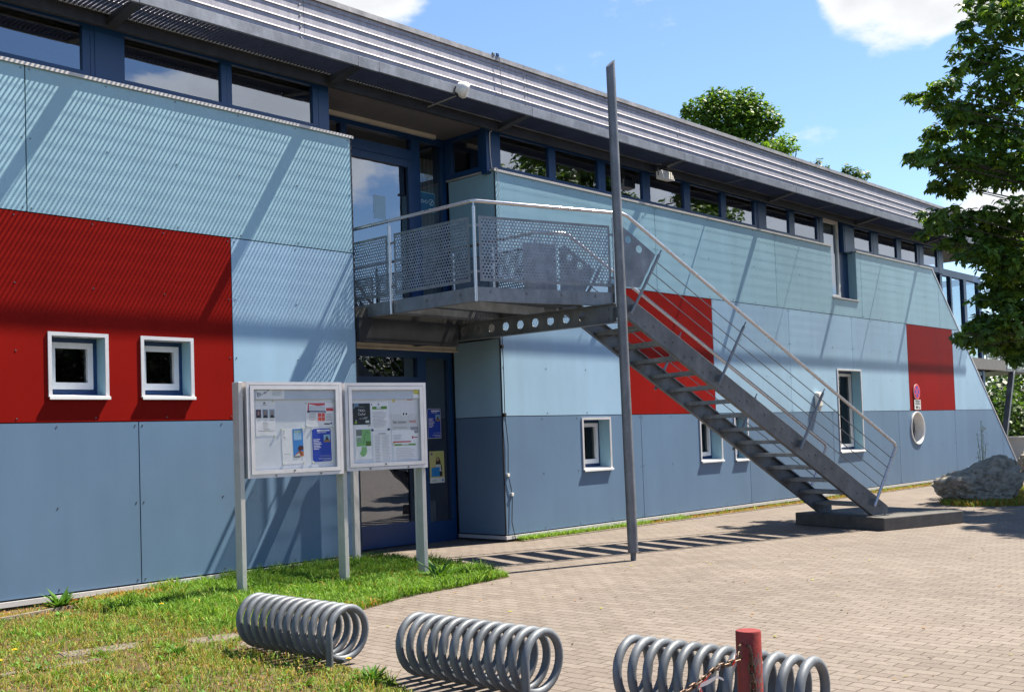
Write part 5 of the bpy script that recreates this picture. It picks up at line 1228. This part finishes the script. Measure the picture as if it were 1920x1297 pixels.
# ------------------------------------------------------------------ trees
def leafcloud(name, lobes, par, size, pal, per=70, compound=True, flatz=.62, m='leaf', droop=.5, loc=None):
    C_, S_ = [], []
    for (x, y, z, r) in lobes:
        n = max(8, int(per * (r / size / 3.2) ** 2 * .35))
        u = rng.normal(size=(n, 3)); u /= np.linalg.norm(u, axis=1)[:, None]; rad = rng.random((n, 1)) ** .42
        C_.append(np.array([x, y, z]) + u * rad * r * np.array([1, 1, flatz])); S_.append(u)
    c0 = np.concatenate(C_); ou = np.concatenate(S_); n = len(c0); K = 5 if compound else 1
    nrm = rng.normal(size=(n, 3)) * .45 + np.array([0, 0, 1.0]) + ou * .35; nrm /= np.linalg.norm(nrm, axis=1)[:, None]
    t = np.cross(nrm, rng.normal(size=(n, 3))); t /= np.linalg.norm(t, axis=1)[:, None]; b = np.cross(nrm, t)
    V_, Cc = [], []
    shade = rng.uniform(.7, 1.3, (n, 1)); pick = np.array(pal)[rng.integers(0, len(pal), n)] * shade
    for k in range(K):
        a = (k - (K - 1) / 2) * .72 + rng.normal(size=n) * .12 if compound else rng.random(n) * 6.283
        d = t * np.cos(a)[:, None] + b * np.sin(a)[:, None]; d = d - np.array([0, 0, droop]) * (.5 + rng.random((n, 1))); d /= np.linalg.norm(d, axis=1)[:, None]
        s = np.cross(nrm, d); s /= np.linalg.norm(s, axis=1)[:, None]
        L = size * rng.uniform(.55, 1.3, (n, 1)); w = L * (.21 if compound else .33)
        V_.append(np.stack([c0, c0 + d * L * .62 + s * w, c0 + d * L - nrm * L * .12, c0 + d * L * .62 - s * w], 1)); Cc.append(np.repeat((pick * rng.uniform(.9, 1.1, (n, 1)))[:, None, :], 4, 1))
    v = np.concatenate(V_).reshape(-1, 3); cc = np.concatenate(Cc).reshape(-1, 3)
    return npmesh(name, v, np.arange(len(v)).reshape(-1, 4), np.zeros((0, 3), int), cc, M[m], par, loc)
def limbs(mb, start, lobes, r0=.07, r1=.012, k=5):
    for (x, y, z, r) in lobes:
        a, b = Vector(start), Vector((x, y, z)); mid = a.lerp(b, .5) + Vector((random.uniform(-.2, .2), random.uniform(-.2, .2), random.uniform(.0, .35)))
        pts = [a * (1 - t) ** 2 + mid * 2 * t * (1 - t) + b * t * t for t in [i / k for i in range(k + 1)]]
        mb.tube(pts, [r0 + (r1 - r0) * i / k for i in range(k + 1)], 6, cap=False)
big = [(20.59,-5.05,8.87,0.68),(20.87,-4.46,8.40,0.45),(20.90,-4.95,7.83,0.78),(20.72,-4.08,7.45,0.45),(21.10,-4.42,7.10,0.70),(19.31,-4.06,7.32,0.27),(19.37,-4.28,7.57,0.28),(20.57,-3.22,6.71,0.25),(19.70,-3.89,6.46,0.34),(19.95,-4.22,6.34,0.48),(21.80,-4.09,6.46,0.62),(21.14,-4.85,6.41,0.89),(20.83,-3.54,7.09,0.36),(20.21,-3.81,6.02,0.28),(20.69,-3.87,6.02,0.30),(20.51,-5.00,5.31,0.58),(20.40,-3.53,5.28,0.22),(21.13,-3.67,5.40,0.31),(20.81,-4.28,5.22,0.38),(21.58,-4.49,5.02,0.51),(20.73,-3.76,4.98,0.22),(19.98,-4.63,4.54,0.38),(21.72,-4.55,4.21,0.46),(21.15,-4.41,4.28,0.35),(20.21,-4.13,3.12,0.24),(19.89,-4.55,3.18,0.32),(20.5,-4.35,3.35,.34),(20.9,-4.5,3.2,.4),(21.80,-4.29,3.40,0.35),(21.23,-4.75,3.05,0.40),(21.34,-4.23,3.91,0.20),(21.31,-4.04,8.93,0.26),(20.89,-4.01,8.27,0.20)]
big += [(21.3, -4.75, 9.6, .8), (21.9, -5.0, 10.4, .8)]
big += [(21.03,-4.66,4.64,0.49),(20.60,-4.37,3.45,0.29),(20.46,-4.89,3.68,0.43),(21.70,-4.16,3.02,0.27),(20.30,-5.06,3.37,0.57),(20.78,-4.23,3.87,0.22),(22.07,-4.56,4.75,0.62),(20.38,-4.91,2.72,0.21),(20.82,-4.08,3.09,0.22),(21.27,-4.45,4.08,0.45),(19.22,-3.97,6.27,0.17),(19.62,-3.48,6.55,0.12),(20.19,-3.25,7.80,0.12),(19.89,-3.62,7.64,0.20),(21.01,-4.15,9.13,0.20),(19.75,-4.33,8.22,0.15),(19.92,-4.22,7.12,0.29),(19.26,-3.75,4.97,0.13),(20.20,-3.69,5.49,0.20)]
big += [(19.32,-4.08,5.12,0.23),(20.57,-3.89,4.98,0.24),(20.60,-4.10,5.45,0.26),(20.42,-4.32,4.72,0.25),(19.49,-4.10,4.77,0.15),(20.46,-3.48,5.47,0.16),(20.39,-3.37,5.56,0.10),(20.60,-4.46,5.41,0.29),(20.65,-4.51,4.91,0.33),(19.71,-4.27,4.56,0.17),(19.25,-4.37,3.13,0.13),(20.19,-4.31,3.32,0.23),(20.84,-4.38,3.15,0.30),(19.69,-4.64,2.92,0.15),(21.47,-4.43,2.94,0.24),(20.35,-4.96,4.34,0.48),(20.03,-4.58,3.78,0.21),(19.19,-4.31,5.30,0.17)]
crown = list(big); tries = 0
rs = random.Random(5)
while len(crown) < 120 and tries < 9000:
    tries += 1
    p = Vector((rs.gauss(0, 1), rs.gauss(0, 1), rs.gauss(0, 1))).normalized() * (rs.random() ** .4)
    x_, y_, z_ = 24.6 + p.x * 4.8, -7.0 + p.y * 4.8, 7.2 + p.z * 4.2; r_ = rs.uniform(.6, 1.0)
    if y_ + 11.484 < .315 * x_ - r_ - .35 and x_ - z_ / 1.72 - r_ > 14.7 and z_ > 2.9 and (x_ - 10.9) > .97 * (1.1 - y_) + r_: crown.append((x_, y_, z_, r_))
ct = thing('chestnut_tree', 'large dark leafy chestnut tree reaching in over the stair end', 'tree', (23.6, -7.6, 0))
CH = [(.066, .13, .02), (.078, .152, .022), (.10, .185, .026), (.055, .108, .022), (.16, .25, .03)]
leafcloud('crown', crown, ct, .138, CH, 360)
mb = MB(); mb.tube([(23.6, -7.6, -.1), (23.58, -7.6, .6), (23.5, -7.55, 2.2), (23.45, -7.5, 3.6), (23.4, -7.4, 6), (23.3, -7.3, 9)], [.42, .34, .29, .26, .17, .05], 14); mb.build('trunk', M['bark'], ct)
mb = MB()
for l in crown: limbs(mb, (23.45, -7.5, min(max(3.0, l[2] - 1.6), 8.2)), [l], .05 if l[3] > .3 else .03, .006, 7)
mb.build('limb', M['bark'], ct)
LG = [(.10, .19, .022), (.075, .15, .02), (.13, .23, .03), (.055, .11, .02)]
def simple_tree(name, label, loc, lobes, size, pal, per=60, trunk=.3, group=None, cat='tree'):
    t = thing(name, label, cat, loc, group); leafcloud('crown', lobes, t, size, pal, per, False, .9, droop=.3)
    zt = sum(l[2] for l in lobes) / len(lobes); cx_ = sum(l[0] for l in lobes) / len(lobes); cy_ = sum(l[1] for l in lobes) / len(lobes)
    mb = MB(); mb.tube([(loc[0], loc[1], -.1), (loc[0] * .7 + cx_ * .3, loc[1] * .7 + cy_ * .3, zt * .5), (cx_, cy_, zt)], [trunk, trunk * .8, trunk * .25], 10); limbs(mb, (cx_ * .8 + loc[0] * .2, cy_ * .8 + loc[1] * .2, zt * .8), lobes, trunk * .22, .02); mb.build('trunk', M['bark'], t)
    return t
b1 = [(52.12,19.63,18.58,1.76), (51.08,20.74,18.92,1.23), (53.15,18.51,18.53,1.23), (51.61,20.12,19.63,0.94), (52.71,18.94,19.43,1.06), (53.71,17.92,18.29,0.65), (50.52,21.33,19.16,0.47), (52.32,19.49,17.10,1.76), (51.13,20.80,16.72,1.76), (53.52,18.21,16.75,1.17), (52.3, 19.6, 14, 3.0), (51.5, 20.8, 12, 2.8)]
simple_tree('broadleaf_tree', 'round bright green tree rising behind the metal roof edge', (52.3, 19.8, 0), b1, .25, LG, 1300)
simple_tree('broadleaf_tree', 'smaller yellow green tree top beside the round tree behind the roof', (50.4, 15.9, 0), [(50.51,15.61,16.07,0.71), (49.99,16.20,15.71,0.71), (50.96,15.14,15.88,0.19), (50.33,15.85,15.31,0.82), (50.3, 15.9, 13.5, 1.6), (50.3, 15.9, 11, 2)], .2, [(.13, .24, .025), (.16, .28, .03), (.10, .19, .02)], 900)
simple_tree('broadleaf_tree', 'sparse dark twiggy treetop peeking over the roof edge', (58.2, 16.2, 0), [(57.21,17.19,16.52,0.36), (57.54,16.85,16.27,0.21), (58.36,15.96,16.10,0.42), (58.72,15.59,15.97,0.36), (59.15,15.13,15.85,0.24), (58.61,15.72,15.58,0.76), (57.38,17.05,15.79,0.61), (58.2, 16.2, 13, 1.6)], .2, [(.05, .10, .025), (.07, .13, .03)], 700, .22)
simple_tree('broadleaf_tree', 'dark green tree standing behind the balcony and white wall', (50, 4.5, 0), [(49.7, 5.3, 4.9, 1.1), (50.2, 4.9, 3.2, 1.5), (49.6, 5.6, 2.2, 1.2), (50.5, 3.2, 4.2, 1.6), (50.5, 2, 2.4, 1.7), (51, 1, 4.4, 1.5), (51, 0, 2, 1.6)], .30, [(.05, .10, .02), (.035, .07, .016), (.07, .13, .025)], 300)
for (x_, y_, s_, lab) in ((41.0, 1.6, 1.3, 'dark green bush below the balcony beside its raking strut'), (43.2, .2, 1.5, 'green bush behind the white garden wall at the photo edge')):
    simple_tree('bush', lab, (x_, y_, 0), [(x_ + dx * s_, y_ + dy * s_, 1.2 + dz * s_, s_ * .62) for dx, dy, dz in ((0, 0, 0), (.6, -.4, .1), (-.6, .4, .0), (.1, .2, .7), (-.4, .5, .8), (.4, -.7, .6), (-.2, -.3, -.4))], .17, [(.045, .095, .018), (.06, .12, .02), (.03, .06, .014)], 300, .08, cat='bush')
rt = simple_tree('broadleaf_tree', 'leafy street tree across the plaza that shows mirrored in the upper windows', (46, -19, 0), [(46 + dx * 2.6, -19 + dy * 2.6, 7.5 + dz * 3, 1.7) for dx, dy, dz in [(0, 0, 0), (.9, .2, .2), (-.9, -.1, .1), (.1, .9, .3), (0, -.9, .2), (.4, .4, .9), (-.5, -.3, 1.0), (.3, -.6, 1.1), (0, 0, 1.5), (-.6, .6, -.5), (.6, -.6, -.6), (.1, .1, -.7)]], .32, [(.04, .085, .016), (.06, .11, .02), (.03, .06, .014)], 250)

tl = []
for k in range(110): tl.append((-45 + k * 1.2 + random.uniform(-1, 1), -52 + random.uniform(-3, 3), random.uniform(1.5, 9.0), random.uniform(2.4, 3.6)))
for k in range(56): tl.append((62 + random.uniform(-4, 4), -50 + k * 1.3, random.uniform(1, 2.6), random.uniform(1.8, 2.8)))
o = leafcloud('treeline', tl, None, .36, [(.016, .032, .008), (.022, .042, .010), (.012, .024, .006)], 620, False, .9, loc=(0, 0, 0)); o['kind'] = 'stuff'
mb = MB()  # dark ridges added behind the treeline so window panes mirror no sky gaps
for k in range(40):
    x0 = -80 + k * 4; h0 = 7.5 + 1.6 * math.sin(k * .7) + 1.1 * math.sin(k * 1.9); h1 = 7.5 + 1.6 * math.sin((k + 1) * .7) + 1.1 * math.sin((k + 1) * 1.9)
    mb.face([(x0, -57, -.1), (x0 + 4, -57, -.1), (x0 + 4, -62, h1), (x0, -62, h0)]); mb.face([(x0, -62, h0), (x0 + 4, -62, h1), (x0 + 4, -90, -.1), (x0, -90, -.1)])
    y0 = -60 + k * 2.2
    mb.face([(69, y0, -.1), (69, y0 + 2.2, -.1), (74, y0 + 2.2, h1 * .4), (74, y0, h0 * .4)]); mb.face([(74, y0, h0 * .4), (74, y0 + 2.2, h1 * .4), (95, y0 + 2.2, -.1), (95, y0, -.1)])
o = mb.build('reflection_backdrop', mat('backdrop_green', (.022, .04, .012), .95, var=.5, scale=.5), None, smooth=False); o['kind'] = 'structure'
# ------------------------------------------------------------------ sky, sun, camera
w = bpy.data.worlds.new('World'); S.world = w; w.use_nodes = True; nt = w.node_tree; nt.nodes.clear()
sun_dir = Vector((1, -.351, 1.72)).normalized(); elev = math.asin(sun_dir.z); az = math.atan2(sun_dir.x, sun_dir.y)
sky = nd(nt, 'ShaderNodeTexSky'); sky.sky_type = 'NISHITA'; sky.sun_disc = False; sky.sun_elevation = elev; sky.sun_rotation = az
sky.air_density = 1.0; sky.dust_density = .0; sky.ozone_density = 4.0
bg = nd(nt, 'ShaderNodeBackground'); bg.inputs[1].default_value = .070; nt.links.new(sky.outputs[0], bg.inputs[0])
tc = nd(nt, 'ShaderNodeTexCoord'); D = tc.outputs['Generated']
def cloudnoise(scale, z=2.2, detail=9, rough=.58):
    mp = nd(nt, 'ShaderNodeMapping'); mp.inputs['Scale'].default_value = (scale, scale, scale * z); nt.links.new(D, mp.inputs[0])
    n = nd(nt, 'ShaderNodeTexNoise'); n.inputs['Scale'].default_value = 1; n.inputs['Detail'].default_value = detail; n.inputs['Roughness'].default_value = rough; nt.links.new(mp.outputs[0], n.inputs['Vector']); return n
n1 = cloudnoise(4.2); n2 = cloudnoise(13, 2.0, 6)
acc = nd(nt, 'ShaderNodeMath', operation='MULTIPLY_ADD'); acc.inputs[1].default_value = .42; nt.links.new(n2.outputs['Fac'], acc.inputs[0])
sub = nd(nt, 'ShaderNodeMath', operation='SUBTRACT'); sub.inputs[1].default_value = .21; nt.links.new(n1.outputs['Fac'], sub.inputs[0]); nt.links.new(sub.outputs[0], acc.inputs[2])
bias = None
def addn(a, b):
    if a is None: return b
    m_ = nd(nt, 'ShaderNodeMath', operation='ADD'); nt.links.new(a, m_.inputs[0]); nt.links.new(b, m_.inputs[1]); return m_.outputs[0]
CLOUD_S, EXPO = .38, 1.55
CLOUDS = [((.590, .70, .405), 1.0, 5.0, .36), ((.864, .350, .385), .5, 5.6, .30), ((.815, .455, .362), 1.5, 4.4, -.22), ((.885, .318, .368), .3, 4.2, .22), ((.845, .392, .368), .3, 2.4, .14), ((.728, .58, .365), .2, 1.0, .08), ((.742, .561, .368), .2, 1.0, .08), ((.937, .315, .165), 1, 4, .3), ((.66, -.72, .22), 4, 17, .15), ((.52, -.79, .30), 3, 9, .2), ((.85, -.48, .18), 4, 12, .25)]
for (d_, rin, rout, amt) in CLOUDS:
    dp = nd(nt, 'ShaderNodeVectorMath', operation='DOT_PRODUCT'); dp.inputs[1].default_value = Vector(d_).normalized(); nt.links.new(D, dp.inputs[0])
    mr = nd(nt, 'ShaderNodeMapRange'); mr.interpolation_type = 'SMOOTHSTEP'; mr.inputs[1].default_value = math.cos(R(rout)); mr.inputs[2].default_value = math.cos(R(rin)); mr.inputs[3].default_value = 0; mr.inputs[4].default_value = amt
    nt.links.new(dp.outputs['Value'], mr.inputs[0]); bias = addn(bias, mr.outputs[0])
sx = nd(nt, 'ShaderNodeSeparateXYZ'); nt.links.new(D, sx.inputs[0])
mr = nd(nt, 'ShaderNodeMapRange'); mr.interpolation_type = 'SMOOTHSTEP'; mr.inputs[1].default_value = .05; mr.inputs[2].default_value = -.5; mr.inputs[3].default_value = -.12; mr.inputs[4].default_value = -.10; nt.links.new(sx.outputs[1], mr.inputs[0])
bias = addn(bias, mr.outputs[0]); dens = addn(acc.outputs[0], bias)
cm = nd(nt, 'ShaderNodeMapRange'); cm.interpolation_type = 'SMOOTHSTEP'; cm.inputs[1].default_value = .50; cm.inputs[2].default_value = .66; nt.links.new(dens, cm.inputs[0])
cc = nd(nt, 'ShaderNodeMapRange'); cc.inputs[1].default_value = .55; cc.inputs[2].default_value = .80; cc.inputs[3].default_value = 1.05; cc.inputs[4].default_value = .82; nt.links.new(dens, cc.inputs[0])
bc = nd(nt, 'ShaderNodeBackground'); bc.inputs[0].default_value = (.95, .97, 1.0, 1)
br_ = nd(nt, 'ShaderNodeMapRange'); br_.inputs[1].default_value = 0; br_.inputs[2].default_value = -.5; br_.inputs[3].default_value = CLOUD_S; br_.inputs[4].default_value = CLOUD_S * 1.6; nt.links.new(sx.outputs[1], br_.inputs[0])
cs_ = nd(nt, 'ShaderNodeMath', operation='MULTIPLY'); nt.links.new(br_.outputs[0], cs_.inputs[1]); nt.links.new(cc.outputs[0], cs_.inputs[0]); nt.links.new(cs_.outputs[0], bc.inputs[1])
mxs = nd(nt, 'ShaderNodeMixShader'); nt.links.new(cm.outputs[0], mxs.inputs[0]); nt.links.new(bg.outputs[0], mxs.inputs[1]); nt.links.new(bc.outputs[0], mxs.inputs[2])
wo = nd(nt, 'ShaderNodeOutputWorld'); nt.links.new(mxs.outputs[0], wo.inputs[0])
sl = bpy.data.lights.new('sun', 'SUN'); sl.energy = 5.0; sl.angle = R(.53); sl.color = (1, .91, .755)
so_ = bpy.data.objects.new('sun', sl); col.objects.link(so_); so_.rotation_euler = (-sun_dir).to_track_quat('-Z', 'Y').to_euler(); so_.location = (30, -20, 40)
cam = bpy.data.cameras.new('camera'); co = bpy.data.objects.new('camera', cam); col.objects.link(co); S.camera = co
yaw, pitch, roll = 0.82448835, 0.03869386, -0.03337865
f = Vector((math.sin(yaw) * math.cos(pitch), math.cos(yaw) * math.cos(pitch), math.sin(pitch))); r0 = Vector((math.cos(yaw), -math.sin(yaw), 0)); u0 = r0.cross(f)
r2 = r0 * math.cos(roll) + u0 * math.sin(roll); u2 = -r0 * math.sin(roll) + u0 * math.cos(roll)
co.matrix_world = Matrix(((r2.x, u2.x, -f.x, 0), (r2.y, u2.y, -f.y, -11.484), (r2.z, u2.z, -f.z, 1.62), (0, 0, 0, 1)))
cam.sensor_width = 36; cam.lens = 36 * 2042.94 / 1920; cam.shift_y = (737.73 - 648.5) / 1920; cam.clip_start = .05; cam.clip_end = 3000
S.view_settings.view_transform = 'Standard'; S.view_settings.look = 'None'; S.view_settings.gamma = 1; S.view_settings.exposure = EXPO
S.cycles.max_bounces = 8; S.cycles.transparent_max_bounces = 24; S.cycles.diffuse_bounces = 3; S.cycles.caustics_reflective = False; S.cycles.caustics_refractive = False
try: S.cycles.use_denoising = True
except Exception: pass
